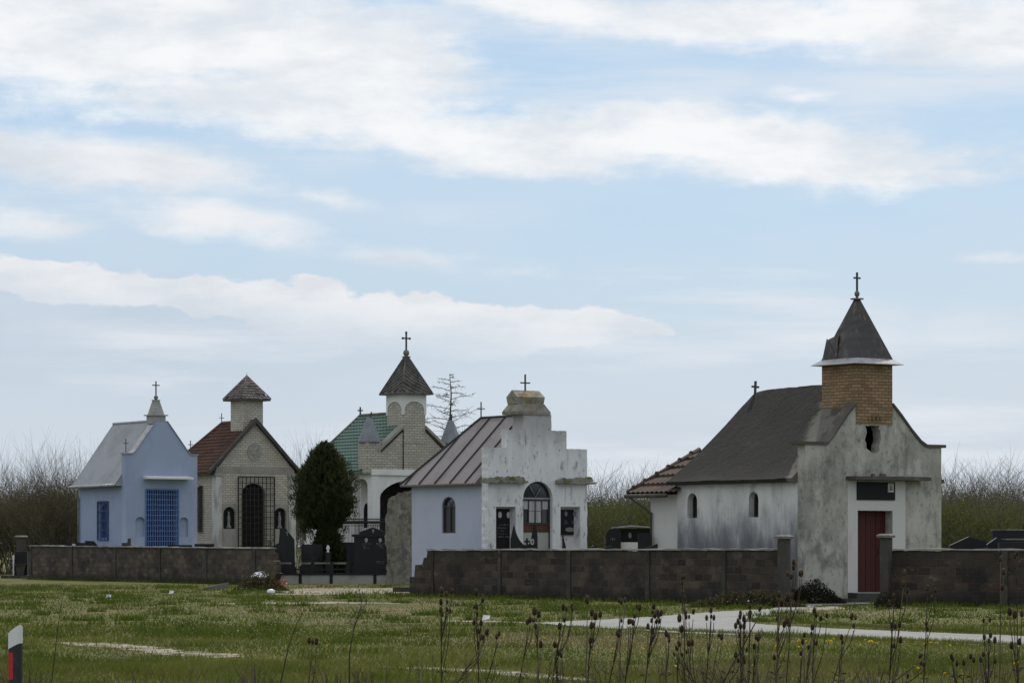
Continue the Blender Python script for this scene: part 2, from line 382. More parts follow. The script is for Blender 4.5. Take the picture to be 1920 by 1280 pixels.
def hip_roof(fr, x0, x1, y0, y1, ze, zr, yr, mat_, courses=0, lip=.03, wav=0., pitch=.2, cols=60, yr0=None, thick=.07, seams=None, hip=True, name='roof', sag=0.0):
    xm = (x0+x1)/2; mb = MB(); yr0 = y0 if yr0 is None else yr0
    slope(mb, (x0,y0,ze), (x0,y1,ze), (xm,yr0,zr), (xm,yr,zr-sag), Vector((0,1,0)), courses, lip, wav, pitch, cols)
    slope(mb, (x1,y0,ze), (x1,y1,ze), (xm,yr0,zr), (xm,yr,zr-sag), Vector((0,1,0)), courses, lip, wav, pitch, cols)
    if hip: slope(mb, (x0,y1,ze), (x1,y1,ze), (xm,yr,zr-sag), (xm,yr,zr-sag), Vector((1,0,0)), courses, lip, wav, pitch, cols//2)
    # closed underside
    zb = ze-thick
    mb.add([(x0,y0,ze),(x0,y1,ze),(x1,y1,ze),(x1,y0,ze),(x0+.01,y0,zb),(x0+.01,y1-.01,zb),(x1-.01,y1-.01,zb),(x1-.01,y0,zb)],
           [(0,1,5,4),(1,2,6,5),(2,3,7,6),(4,5,6,7)])
    if y0 > .2: mb.add([(x0+.01,y0,zb),(x0,y0,ze),(xm,y0,zr-.02),(x1,y0,ze),(x1-.01,y0,zb)], [(0,1,2,3,4)])
    if seams:
        mb.m = 1
        for f in seams:
            ye = y0+(y1-y0)*f; yy = min(ye, yr); 
            if ye <= yr:
                top = Vector((xm, ye, zr))
            else:
                k = (y1-ye)/(y1-yr); top = Vector((x0+(xm-x0)*k, ye, ze+(zr-ze)*k))
            for sx in (0, 1):
                a = Vector((x0 if not sx else x1, ye, ze+.02)); b = Vector((top.x if not sx else x0+x1-top.x, top.y, top.z+.02))
                mb.tube([a, b], .028, 4, False)
        for sx in (x0, x1): mb.tube([(sx, y1, ze+.02), (xm, yr, zr+.02)], .035, 4, False)
        mb.tube([(xm, yr0, zr+.02), (xm, yr, zr+.02)], .035, 4, False)
    return mb.build(name, [mat_, M['dark_iron']] if seams else mat_, fr.root, recalc=False)

def grille(mb, x0, x1, z0, z1, y, nx, nz, r=.012, ax='y'):
    for i in range(nx+1):
        x = x0+(x1-x0)*i/nx
        rr = r*1.8 if i in (0, nx) else r
        if ax == 'y': mb.box(x-rr, x+rr, y-rr, y+rr, z0, z1)
        else: mb.box(y-rr, y+rr, x-rr, x+rr, z0, z1)
    for j in range(nz+1):
        z = z0+(z1-z0)*j/nz
        rr = r*1.8 if j in (0, nz) else r
        if ax == 'y': mb.box(x0, x1, y-rr*.9, y+rr*.9, z-rr, z+rr)
        else: mb.box(y-rr*.9, y+rr*.9, x0, x1, z-rr, z+rr)

def oval(mb, x, y, z, a, b, t=.015, n=16):
    mb.plate([(x+a*math.cos(2*math.pi*k/n), z+b*math.sin(2*math.pi*k/n)) for k in range(n)], (), 'y', y-t, y)
def bust(mb, x, y, z, s):
    oval(mb, x, y, z+.25*s, .22*s, .30*s, .004)
    mb.plate([(x-.42*s, z-.6*s), (x+.42*s, z-.6*s), (x+.34*s, z-.22*s), (x+.1*s, z-.08*s), (x-.1*s, z-.08*s), (x-.34*s, z-.22*s)], (), 'y', y-.004, y-.0005)
def lettering(mb, x0, x1, z, h, y, rg):
    """worn, unreadable engraved strokes"""
    x = x0
    while x < x1:
        w = rg.uniform(.35, .8)*h
        if rg.random() > .16:
            mb.box(x, x+w*.28, y-.004, y, z, z+h*rg.uniform(.8, 1))
            if rg.random() > .4: mb.box(x+w*.3, x+w*.8, y-.004, y, z+h*rg.choice((0, .4, .8)), z+h*rg.choice((.85, .95, 1))*1.0 if rg.random() > .7 else z+h*.2+h*rg.choice((0, .4, .7)))
        x += w + h*.25

# ================================================================== BUILDINGS
TH = 35.0
def back_walls(fr, W, L, ze, m, y0=.3):
    mb = MB(); mb.box(W-.28, W-.02, y0, L, 0, ze); mb.box(.31, W-.285, L-.28, L, 0, ze); mb.box(.31, W-.285, y0+.3, L-.285, 0, .12)
    fr.part('rear_wall', mb, m)

def arch_window(fr, y0, y1, z0, zs, zt, xin, frame_m, pane_m, mull=True, point=0):
    """arched window in the left side wall, set at depth xin"""
    w = MB(); w.plate(arch(y0-.005, y1+.005, z0-.005, zs, zt+.005, point=point), [arch(y0+.05, y1-.05, z0+.05, zs, zt-.05, point=point)], 'x', xin-.05, xin)
    if mull:
        ym = (y0+y1)/2; w.box(xin-.045, xin-.005, ym-.018, ym+.018, z0+.05, zs-.01); w.box(xin-.047, xin-.003, y0+.045, y1-.045, zs-.02, zs+.02)
        for sg in (-1, 1): w.tube([(xin-.025, ym, zs+.02), (xin-.025, ym+sg*(y1-y0)*.26, zs+(zt-zs)*.78)], .014, 4)
    wo = fr.part('window', w, frame_m)
    p = MB(); p.plate(arch(y0, y1, z0, zs, zt, point=point), (), 'x', xin+.005, xin+.02); fr.part('pane', p, pane_m, wo)
    return wo

# ---- the weathered chapel on the right
def weathered_chapel():
    f = Frame('chapel', 1510, 81.0, TH)
    tag(f.root, 'stained grey plaster chapel with a broken brick belfry, dark roof and red door', 'chapel', 'small chapels of the cemetery')
    W = f.x(1765); L = f.side(1269)[0]
    P = lambda px, py: f.fac(px, py)
    zt = P(1640, 795)[1]
    ua, ub = f.x(1605), f.x(1672.5)
    left_top = [(1510, 836), (1550, 836), (1560, 824), (1573, 804), (1588, 781), (1604.5, 760)]
    right_top = [(1673.5, 760), (1688, 778), (1708, 806), (1726, 828), (1737, 836), (1765, 836)]
    zt2 = lambda px, py: (f.x(px), P(1640, py)[1])       # level rows
    lt = [zt2(*p) for p in left_top]; rt = [zt2(*p) for p in right_top]
    out = [(0, 0), (W, 0)] + rt[::-1] + [(ub, zt), (ua, zt)] + lt[::-1]
    hole = rough([zt2(*p) for p in [(1622, 797), (1649, 797), (1651, 815), (1648, 846), (1640, 850), (1626, 842), (1622, 826), (1625, 812)]], .08, .03)
    door = rect(*[f.x(1608), f.x(1673)], .26, P(1640, 957)[1])
    rg = random.Random(3)
    mb = MB(); mb.plate(out, [hole, door], 'y', 0, .32)
    f.part('facade', mb, M['old_plaster'])
    # clean white field round the door and the plaque
    mb = MB(); u0, u1, zl = f.x(1588), f.x(1697), zt2(1640, 897)[1]
    mb.plate([(u0+.02, .26), (door[0][0]-.004, .26), (door[0][0]-.004, door[2][1]+.004), (door[1][0]+.004, door[2][1]+.004), (door[1][0]+.004, .26), (u1, .26), (u1, zl-.06), (u0+.02, zl-.06)], (), 'y', -.012, .001)
    f.part('door_surround', mb, M['clean_plaster'])
    # caps along the top of the gable
    mb = MB(); c = .085
    def strip(pts, ext0, ext1):
        up = [(p[0], p[1]) for p in pts]; up[0] = (up[0][0]-ext0, up[0][1]); up[-1] = (up[-1][0]+ext1, up[-1][1])
        mb.plate(up + [(p[0], p[1]+c) for p in up[::-1]], (), 'y', -.05, .37)
    strip(lt, .27, 0); strip(rt, 0, .14)
    f.part('gable_cap', mb, M['dark_cap'])
    # slab above the door, broken lumps on it
    mb = MB(); z0 = zl
    mb.plate(rough([(f.x(1586), z0-.045), (f.x(1727), z0-.045), (f.x(1727), z0+.055), (f.x(1586), z0+.055)], .2, .012), (), 'y', -.42, .02)
    for px in (1625, 1641, 1646): mb.frustum(f.x(px), -.25, .05, .06, z0+.05, .03, .03, z0+.12+rg.uniform(0, .04))
    f.part('canopy', mb, M['dark_cap'])
    mb = MB(); mb.box(W+.0, W+.16, .05, .3, P(1640, 900)[1]-.05, P(1640, 900)[1]+.06); f.part('eave_stub', mb, M['dark_cap'])
    # plaque
    mb = MB(); a, b = f.x(1605.5), f.x(1676.5); z1, z2 = P(1640, 937)[1], P(1640, 903)[1]
    mb.box(a, b, -.045, -.008, z1, z2); pl = f.part('plaque', mb, M['plaque'])
    mb = MB(); mb.box(f.x(1662.5), f.x(1673.5), -.055, -.047, P(1640, 922)[1], P(1640, 905)[1]); po = f.part('portrait', mb, M['porcelain'], pl)
    m2 = MB(); bust(m2, f.x(1668), -.056, P(1640, 914)[1], .105); m2.build('portrait_print', M['portrait_dark'], f.root).parent = pl
    # door
    mb = MB(); d0, d1 = door[0][0]-.02, door[1][0]+.02; dz = door[2][1]
    mb.box(d0, d1, .30, .345, .26, dz+.02)
    n = 7
    for i in range(n):
        x0 = door[0][0] + (door[1][0]-door[0][0])*i/n; x1 = door[0][0] + (door[1][0]-door[0][0])*(i+1)/n
        mb.box(x0+.006, x1-.006, .283-(.006 if i % 2 else 0), .30, .27, dz-.002)
    dd = f.part('door', mb, M['red_door'])
    mb = MB(); xh = f.x(1646, .28); mb.box(xh-.02, xh+.02, .262, .282, 1.25, 1.45); mb.tube([(xh, .27, 1.38), (xh, .24, 1.38), (xh+.09, .24, 1.38)], .01, 6); f.part('handle', mb, M['dark_iron'], dd)
    mb = MB(); mb.plate(rough([(f.x(1590), .1), (f.x(1690), .1), (f.x(1690), .245), (f.x(1590), .245)], .3, .015), (), 'y', -.38, .005); mb.box(f.x(1560), f.x(1700), -.8, .004, 0, .10)
    f.part('doorstep', mb, M['old_concrete'])
    # walls
    ze = f.side(1400, 902, .02)[1]
    w1 = [f.side(p, HOR, .02)[0] for p in (1289, 1307, 1404, 1422)]
    za, zb_, zc = f.side(1350, 970, .02)[1], f.side(1350, 938, .02)[1], f.side(1350, 923, .02)[1]
    mb = MB(); holes = [arch(w1[1], w1[0], za, zb_, zc), arch(w1[3], w1[2], za, zb_, zc)]
    mb.plate([(.32, 0), (L, 0), (L, ze), (.32, ze)], holes, 'x', .02, .3); f.part('side_wall', mb, M['side_plaster'])
    for h in ((w1[1], w1[0]), (w1[3], w1[2])): arch_window(f, h[0], h[1], za, zb_, zc, .26, M['frame_dark'], M['glass'], False)
    back_walls(f, W, L, ze, M['side_plaster'], .33)
    # roof
    yr, zr = f.side(1419, 732, W/2); zr2 = f.side(1535, 720, W/2)[1]
    zed = f.side(1400, 899, -.2)[1]
    mb = MB(); xm = W/2; x0 = -.22; x1 = W+.22; y1 = L+.22; ns, nt = 40, 26
    def prof(t): return t**1.13*(1-.10*math.sin(math.pi*t)) + .10*math.sin(math.pi*t)*t   # bellcast eave
    for sgn in (0, 1):
        vs = []; fs = []
        for j in range(nt+1):
            t = j/nt; k = 1-(1-t)**1.06
            for i in range(ns+1):
                s_ = i/ns; ye = .33+(y1-.33)*s_; yk = .33+(yr-.33)*s_
                y = ye+(yk-ye)*t; zrr = zr2+(zr-zr2)*s_
                z = zed+(zrr-zed)*prof(t) + .03*mnoise.noise(Vector((y*.9, t*3, sgn*5))) + .012*mnoise.noise(Vector((y*4, t*9, sgn*5)))
                if t == 1 and s_ > .9: z -= .06*(s_-.9)*10
                x = x0+(xm-x0)*t; x = x if not sgn else x0+x1-x
                vs.append((x, y, z))
        c = ns+1
        for j in range(nt):
            for i in range(ns): fs.append((j*c+i, j*c+i+1, (j+1)*c+i+1, (j+1)*c+i))
        mb.add(vs, fs, True)
    vs = []; fs = []
    for j in range(nt+1):
        t = j/nt
        for i in range(13):
            q = i/12; xa = x0+(xm-x0)*t; xb = x0+x1-xa
            z = zed+(zr-zed)*prof(t) - (.06 if j == nt else 0)
            vs.append((xa+(xb-xa)*q, y1+(yr-y1)*t, z))
    for j in range(nt):
        for i in range(12): fs.append((j*13+i, j*13+i+1, (j+1)*13+i+1, (j+1)*13+i))
    mb.add(vs, fs, True)
    mb.add([(x0,.33,zed),(x0,y1,zed),(x1,y1,zed),(x1,.33,zed),(x0+.02,.33,zed-.09),(x0+.02,y1-.02,zed-.09),(x1-.02,y1-.02,zed-.09),(x1-.02,.33,zed-.09)], [(0,1,5,4),(1,2,6,5),(2,3,7,6),(4,5,6,7)])
    for xa, sg in ((x0, 1), (x1, -1)): mb.add([(xa+.02*sg,.331,zed-.09),(xa,.331,zed),(xa+sg*.7,.331,zed+.62),(xa+sg*.7,.331,zed-.09)], [(0,1,2,3)])
    ro = mb.build('roof', M['tar_roof'], f.root, recalc=False)
    mb = MB(); mb.cross(W/2, yr+.08, zr-.12, .40, .26, .055, .58, .05); f.part('cross', mb, M['cross_metal'])
    # belfry
    dv = f.side(1541, HOR, ua)[0]; zt_top = P(1640, 681)[1]
    mb = MB(); mb.box(ua, ub, -.015, dv, zt-.002, zt_top)
    for k in range(4): x = f.x(1627+k*7.2); mb.box(x, x+.075, -.05, -.01, P(1640, 789)[1], P(1640, 780)[1])
    tw = f.part('belfry', mb, M['ochre_brick'])
    cx, cy = (ua+ub)/2, (dv-.015)/2; hx, hy = (ub-ua)/2, (dv+.015)/2
    mb = MB(); z0 = zt_top; mb.frustum(cx, cy, hx+.20, hy+.20, z0-.01, hx+.0, hy+.0, z0+.14); mb.frustum(cx, cy, hx+.225, hy+.225, z0-.03, hx+.215, hy+.215, z0-.011); f.part('flashing', mb, M['zinc'], tw)
    ztip = P(1640, 558)[1]; r0 = .93
    mb = MB()
    nrow = 14
    vs = []; fs = []
    for j in range(nrow+1):
        t = j/nrow; a = hx*(1-t)*r0+.06; b = hy*(1-t)*r0+.06; z = z0+.13+(ztip-z0-.13)*t
        dent = 0
        ring = []
        for (sx, sy) in ((-1,-1),(0,-1),(1,-1),(1,0),(1,1),(0,1),(-1,1),(-1,0)):
            jx = rg.uniform(-.008, .008)
            ring.append((cx+sx*a+jx, cy+sy*b+jx, z))
        vs += ring
    for j in range(nrow):
        for k in range(8):
            k2 = (k+1) % 8; fs.append((j*8+k, j*8+k2, (j+1)*8+k2, (j+1)*8+k))
    mb.add(vs, fs)
    # lifted sheet on the left corner
    zz = lambda py: P(1640, py)[1]
    a = hx*r0+.06; b = hy*r0+.06
    mb.add([(cx-a*.97, cy+b*.97, zz(670)), (cx-a*.985, cy+b*.1, zz(670)), (cx-a*.80, cy+b*.25, zz(636)), (cx-a*.66, cy+b*.35, zz(624)), (cx-a*.76, cy+b*.86, zz(633)), (cx-a*.80, cy+b*.90, zz(631)),
            (cx-a*.60, cy+b*.5, zz(640)), (cx-a*.90, cy+b*.6, zz(668))],
           [(0,1,2,3,4,5), (3,6,4), (1,7,6,3,2), (0,5,4,6,7)])
    sp = mb.build('spire', M['spire_metal'], tw)
    mb = MB(); mb.frustum(cx, cy, .13, .13, ztip-.01, .13, .13, ztip+.03); mb.lathe(cx, cy, [(.04, ztip+.03), (.035, ztip+.08)], 10); mb.ball((cx, cy, ztip+.15), .075, 1, 1.2)
    f.part('finial', mb, M['stone_ball'], tw)
    mb = MB(); mb.cross(cx, cy, ztip+.22, P(1640, 507)[1]-ztip-.22, .24, .045, .70); f.part('cross', mb, M['cross_metal'], tw)
    # low annex at the rear
    ya = f.side(1220, HOR, .12)[0]; zea = f.side(1235, 927, 0)[1]
    mb = MB(); mb.box(.12, W-.12, L+.005, ya, 0, zea); ax = f.part('annex', mb, M['clean_plaster'])
    ye = f.side(1177, HOR, -.25)[0]; yk, zk = f.side(1312, 846, W/2)
    mb = MB(); xm = W/2
    yk = max(yk, L+.1); xx0, xx1 = -.25, W+.25; zek = zea+.02
    for (e0, e1, r0_, r1_, al) in (((xx0, L-.2, zek), (xx0, ye, zek), (xm, L-.2, zk+.1), (xm, yk, zk), (0,1,0)), ((xx1, L-.2, zek), (xx1, ye, zek), (xm, L-.2, zk+.1), (xm, yk, zk), (0,1,0)), ((xx0, ye, zek), (xx1, ye, zek), (xm, yk, zk), (xm, yk, zk), (1,0,0))):
        slope(mb, e0, e1, r0_, r1_, Vector(al), 5, .07, .02, .22, 60)
    mb.tube([(xx0, ye, zek+.05), (xm, yk, zk+.06)], .075, 6)
    for k in range(6):
        t = .08+.16*k; mb.ball((xx0+(xm-xx0)*t, ye+(yk-ye)*t, zek+(zk-zek)*t+.1), .075)
    mb.build('annex_roof', M['tile_brown'], ax, recalc=False)
    mb = MB(); mb.tube([(xx0-.05, ye+.05, zek-.05), (xx0-.05, L+.1, zek-.05)], .06, 8); mb.tube([(xx0-.03, ye-.15, zek-.08), (xx0, ye-.3, zek-.2), (.06, ya-.1, zek-.55), (.06, ya-.1, .1)], .035, 6); f.part('gutter', mb, M['dark_cap'], ax)
    return f, W, L

# ---- white and blue chapel with the stepped gable
def stepped_chapel():
    f = Frame('chapel', 915, 91.0, TH)
    tag(f.root, 'white chapel with stepped gable, pale blue side wall and seamed metal roof', 'chapel', 'small chapels of the cemetery')
    W = f.x(1101); L = f.side(771)[0]; X = f.x; Z = lambda py: f.z(1000, py)
    zL, zM, zT = Z(840), Z(806), Z(776)
    rg = random.Random(5)
    out = [(0, 0), (W, 0), (W, zL), (X(1062), zL), (X(1062), zM), (X(1034), zM), (X(1034), zT), (X(982), zT), (X(982), zM), (X(952), zM), (X(952), zL), (0, zL)]
    dr = arch(X(981), X(1036), .0, Z(934), Z(902), 18, .0)
    r1 = rect(X(930), X(967), .3, Z(950)); r2 = rect(X(1051), X(1088), .35, Z(949))
    dr[0] = (dr[0][0], .02); dr[1] = (dr[1][0], .02)
    body = rough(out, .10, .011, rg)
    mb = MB(); mb.plate(body, [dr, r1, r2], 'y', 0, .34); mb.box(X(929), X(968), .26, .339, .28, Z(949)); mb.box(X(1050), X(1089), .26, .339, .33, Z(948))
    f.part('facade', mb, M['white_front'])
    mb = MB(); mb.box(X(982)+.012, X(1034)-.012, .335, .62, Z(860), zT-.01); f.part('bell_cote', mb, M['white_front'])
    # flared cap and lichen covered saddle
    cx = (X(961)+X(1035))/2; mb = MB()
    a = (X(1035)-X(961))/2
    mb.frustum(cx, .32, a*.88, .36, zT-.02, a*.90, .36, Z(772)); mb.frustum(cx, .32, a*.90, .36, Z(772), a*.66, .27, Z(757))
    cp = f.part('cap', mb, M['lichen_stone'])
    mb = MB(); x0, x1 = X(972), X(1021); zs, ze_, zt = Z(757.5), Z(744), Z(731)
    mb.add([(x0,.05,zs),(x1,.05,zs),(x1,.58,zs),(x0,.58,zs),(x0-.03,.02,ze_),(x1+.03,.02,ze_),(x1+.03,.61,ze_),(x0-.03,.61,ze_),(x0-.02,.32,zt),(x1+.02,.32,zt)],
           [(0,1,5,4),(1,2,6,5),(2,3,7,6),(3,0,4,7),(4,5,9,8),(6,7,8,9),(5,6,9),(7,4,8),(3,2,1,0)])
    f.part('saddle', mb, M['lichen_stone'], cp)
    mb = MB(); mb.cross(X(996), .32, zt-.03, Z(701)-zt+.03, .36, .04, .50); f.part('cross', mb, M['cross_metal'])
    # ledges
    zl = Z(902)
    def ledge(u0, u1):
        m = MB(); m.plate(rough([(u0, zl-.06), (u1, zl-.06), (u1, zl+.01), (u0, zl+.05)], .09, .022, rg), (), 'y', -.20, .01)
        m.plate(rough([(u0+.05, zl+.02), (u1-.05, zl+.02), (u1-.1, zl+.14), (u0+.1, zl+.10)], .08, .03, rg), (), 'y', -.10, .012)
        f.part('ledge', m, M['mossy'])
    ledge(-.28, X(984)); ledge(X(1041), W+.22)
    # arched door with curtains
    u0, u1 = X(981), X(1036); um = (u0+u1)/2; yd = .16
    mb = MB(); mb.plate(arch(u0-.01, u1+.01, .03, Z(934), Z(902)+.01, 18), [arch(u0+.05, u1-.05, Z(932), Z(930), Z(902)-.05, 18)] + [rect(u0+.05+i*(u1-u0-.1)/4+.012, u0+.05+(i+1)*(u1-u0-.1)/4-.012, Z(980), Z(938)) for i in range(4)]
                     + [rect(u0+.05, um-.03, Z(995), Z(983)), rect(um+.03, u1-.05, Z(995), Z(983)), rect(u0+.05, um-.03, .1, Z(997)), rect(um+.03, u1-.05, .1, Z(997))], 'y', yd-.03, yd+.03)
    d = f.part('door', mb, M['frame_dark'])
    mb = MB(); mb.plate(arch(u0+.03, u1-.03, Z(933), Z(931), Z(902)-.03, 18), (), 'y', yd+.005, yd+.02); mb.box(u0+.04, u1-.04, yd+.006, yd+.018, Z(980.5), Z(937.5)); f.part('pane', mb, M['glass'], d)
    mb = MB()
    for i in range(4):
        a_, b_ = u0+.05+i*(u1-u0-.1)/4+.014, u0+.05+(i+1)*(u1-u0-.1)/4-.014
        mb = MB(); mb.box(a_, b_, yd-.004, yd+.004, Z(954) if i in (0, 3) else Z(957), Z(938.5)); cu = f.part('curtain', mb, M['curtain'], d)
        if i in (1, 2): mb = MB(); mb.box(a_+.02, b_-.01, yd-.003, yd+.003, Z(979), Z(958)); f.part('lower_curtain', mb, M['curtain'], d)
    for (pa, pb) in ((u0+.05, um-.03), (um+.03, u1-.05)):
        mb = MB(); mb.box(pa, pb, yd-.01, yd+.02, Z(994.8), Z(983.2)); f.part('middle_panel', mb, M['brown_wood'], d)
        mb = MB(); mb.box(pa, pb, yd-.012, yd+.02, .1, Z(997.2)); f.part('lower_panel', mb, M['grey_panel'], d)
    mb = MB()
    for sg in (-1, 1): mb.tube([(um, yd-.035, Z(932)), (um+sg*.22, yd-.035, Z(910))], .012, 4)
    mb.box(u0+.02, u1-.02, yd-.045, yd-.03, Z(935), Z(932.5)); f.part('glazing_bar', mb, M['zinc'], d)
    # memorial plaques in the recesses
    mb = MB(); mb.box(X(929.5), X(963), .20, .259, .31, Z(953.5)); p1 = f.part('plaque', mb, M['plaque'])
    mb = MB()
    for px in (937, 953): mb = MB(); oval(mb, X(px, .2), .199, Z(965), .07, .10, .012); f.part('portrait', mb, M['porcelain'], p1)
    mb = MB()
    for k in range(5): mb = MB(); lettering(mb, X(933, .2), X(948, .2)+rg.uniform(-.1, .15), Z(985+k*5.5), .045, .199, rg); f.part('lettering', mb, M['engraved'], p1)
    mb = MB(); mb.box(X(1053), X(1083), .20, .259, Z(1002), Z(954)); p2 = f.part('plaque', mb, M['plaque'])
    mb = MB()
    for px in (1061, 1077): mb = MB(); oval(mb, X(px, .2), .199, Z(962), .055, .08, .012); f.part('portrait', mb, M['engraved'], p2)
    mb = MB()
    for k, q in enumerate(((1057, 1064), (1057, 1065), (1071, 1080), (1072, 1080))): mb = MB(); lettering(mb, X(q[0], .2), X(q[1], .2), Z(977+3.5*(k % 2)), .04, .199, rg); f.part('lettering', mb, M['engraved'], p2)
    mb = MB(); oval(mb, X(1068, .2), .199, Z(992), .17, .07, .008); f.part('emblem', mb, M['engraved'], p2)
    # walls
    ze = f.side(840, 909, .02)[1]
    y1, y0 = f.side(828.5, HOR, .02)[0], f.side(854, HOR, .02)[0]
    za, zs, zt_ = [f.side(841, q, .02)[1] for q in (999, 949, 931)]
    mb = MB(); mb.plate([(.34, 0), (L, 0), (L, ze), (.34, ze)], [arch(y0, y1, za, zs, zt_, 14, .0)], 'x', .02, .3); f.part('side_wall', mb, M['lilac_plaster'])
    w = arch_window(f, y0, y1, za, zs, zt_, .12, M['frame_dark'], M['glass'])
    for (pa, pb) in ((y0+.06, (y0+y1)/2-.02), ((y0+y1)/2+.02, y1-.06)): mb = MB(); mb.box(.119, .124, pa, pb, za+.06, zs-.03); f.part('curtain', mb, M['portrait_dark'], w)
    back_walls(f, W, L, ze, M['lilac_plaster'], .35)
    yr, zr = f.side(902, 784, W/2); zed = f.side(830, 907, -.25)[1]
    hip_roof(f, -.25, W+.25, .345, L+.28, zed, zr, yr, M['seam_metal'], 0, seams=[.13, .33, .53, .74, .93], thick=.05, cols=20)
    mb = MB(); mb.cross(W/2, yr, zr-.02, f.side(902, 752, W/2)[1]-zr, .28, .03, .60); f.part('cross', mb, M['cross_metal'])
    return f, W, L

# ---- blue chapel at the far left
def blue_chapel():
    f = Frame('chapel', 236, 132.0, TH)
    tag(f.root, 'light blue chapel with corrugated grey roof and a small steeple on its gable', 'chapel', 'small chapels of the cemetery')
    W = f.x(370); L = f.side(147)[0]; X = f.x; Z = lambda py: f.z(300, py)
    out = [(0, 0), (W, 0), (W, Z(852)), (X(357), Z(852)), (X(352), Z(846)), (X(314), Z(791)), (X(292), Z(791)), (X(254), Z(846)), (X(248), Z(852)), (0, Z(852))]
    g = rect(X(274), X(333), .1, Z(919))
    n1 = arch(X(254), X(272), Z(1006), Z(977), Z(969)); n2 = arch(X(337), X(353), Z(1006), Z(977), Z(969))
    mb = MB(); mb.plate(out, [g, n1, n2], 'y', 0, .38); mb.box(X(253), X(273), .14, .379, Z(1007), Z(968)); mb.box(X(336), X(354), .14, .379, Z(1007), Z(968))
    f.part('facade', mb, M['blue_front'])
    mb = MB(); c = .06
    top = [(W+.05, Z(852)), (X(357), Z(852)), (X(352), Z(846)), (X(314), Z(791))]
    mb.plate(top + [(p[0], p[1]+c) for p in top[::-1]], (), 'y', -.05, .42)
    top = [(X(292), Z(791)), (X(254), Z(846)), (X(248), Z(852)), (-.06, Z(852))]
    mb.plate(top + [(p[0], p[1]+c) for p in top[::-1]], (), 'y', -.05, .42); f.part('gable_cap', mb, M['zinc'])
    cx = (X(285)+X(313))/2; a = (X(313)-X(285))/2; zb, zc, zt = Z(790), Z(777), Z(750)
    mb = MB(); mb.box(cx-a*.92, cx+a*.92, .06, .58, zb-.1, zc-.05); mb.box(cx-a*.92-.09, cx+a*.92+.09, -.02, .66, zc-.05, zc); mb.frustum(cx, .33, a*.80, .24, zc, a*.34, .10, zt); mb.frustum(cx, .33, a*.42, .13, zt, a*.42, .13, zt+.03)
    st = f.part('steeple', mb, M['concrete'])
    mb = MB(); mb.ball((cx, .33, zt+.13), .10); f.part('finial', mb, M['stone_ball'], st)
    mb = MB(); mb.cross(cx, .33, zt+.22, Z(714)-zt-.22, .36, .045, .72); f.part('cross', mb, M['cross_metal'], st)
    for px in (239.5, 361):
        mb = MB(); mb.cross(X(px), .18, Z(852)+.05, Z(826)-Z(852), .26, .03, .70); f.part('cross', mb, M['cross_metal'])
    mb = MB(); mb.box(X(268), X(352), -.55, .02, Z(898), Z(895)); mb.add([(X(268), -.55, Z(895)), (X(352), -.55, Z(895)), (X(352), 0, Z(892)), (X(268), 0, Z(892)), (X(352), 0, Z(895)), (X(268), 0, Z(895))], [(0,1,2,3),(1,4,2),(0,3,5)])
    f.part('canopy', mb, M['white_paint'])
    # doors behind the grille
    mb = MB(); u0, u1 = X(274), X(333); um = (u0+u1)/2
    mb.plate(rect(u0-.02, u1+.02, .1, Z(918)), [arch(u0+.12, u1-.12, .15, Z(945), Z(922))], 'y', .28, .36); d = f.part('door', mb, M['blue_steel_dark'])
    mb = MB(); mb.box(u0+.05, u1-.05, .365, .375, .12, Z(921)); mb.box(um-.03, um+.03, .30, .362, .15, Z(930)); mb.box(u0+.3, u1-.3, .33, .36, Z(1005), Z(1000)); f.part('pane', mb, M['blue_steel_dark'], d)
    mb = MB(); grille(mb, u0-.03, u1+.03, .12, Z(918)+.03, -.03, 14, 17, .013); f.part('grille', mb, M['blue_steel'])
    # walls
    ze = f.side(180, 913, .02)[1]
    y1, y0 = f.side(185, HOR, .02)[0], f.side(203, HOR, .02)[0]; za, zt_ = f.side(194, 1010, .02)[1], f.side(194, 941, .02)[1]
    mb = MB(); mb.plate([(.38, 0), (L, 0), (L, ze), (.38, ze)], [rect(y0, y1, za, zt_)], 'x', .02, .3); f.part('side_wall', mb, M['blue_plaster'])
    mb = MB(); mb.plate(rect(y0-.02, y1+.02, za-.02, zt_+.02), [arch(y0+.06, y1-.06, za+.06, zt_-.3, zt_-.08)], 'x', .14, .2); w = f.part('window', mb, M['blue_steel'])
    mb = MB(); mb.box(.205, .22, y0, y1, za, zt_); f.part('pane', mb, M['blue_steel_dark'], w)
    mb = MB(); grille(mb, y0-.03, y1+.03, za-.03, zt_+.03, -.02, 3, 4, .014, 'x'); f.part('grille', mb, M['blue_steel_dark'], w)
    back_walls(f, W, L, ze, M['blue_plaster'], .39)
    mb = MB(); zr = f.side(260, 792, W/2)[1]; mb.plate([(.3, ze+.01), (W-.3, ze+.01), (W/2, zr-.12)], (), 'y', L-.27, L-.02); f.part('rear_gable', mb, M['blue_plaster'])
    zed = f.side(180, 909, -.3)[1]; y1_ = f.side(135, HOR, -.3)[0]
    hip_roof(f, -.3, W+.3, .385, y1_, zed, zr, y1_, M['corrugated'], 0, 0, .022, .17, 180, hip=False, thick=.06)
    mb = MB(); mb.tube([(-.36, .42, zed-.04), (-.36, y1_+.05, zed-.06)], .065, 8); mb.tube([(-.36, L-.05, zed-.1), (-.30, L-.1, zed-.3), (-.05, L-.1, zed-.55), (-.05, L-.1, .1)], .045, 6); f.part('gutter', mb, M['zinc'])
    mb = MB(); mb.tube([(W/2, .4, zr+.03), (W/2, y1_, zr+.03)], .06, 6); f.part('ridge_cap', mb, M['corrugated'])
    return f, W, L

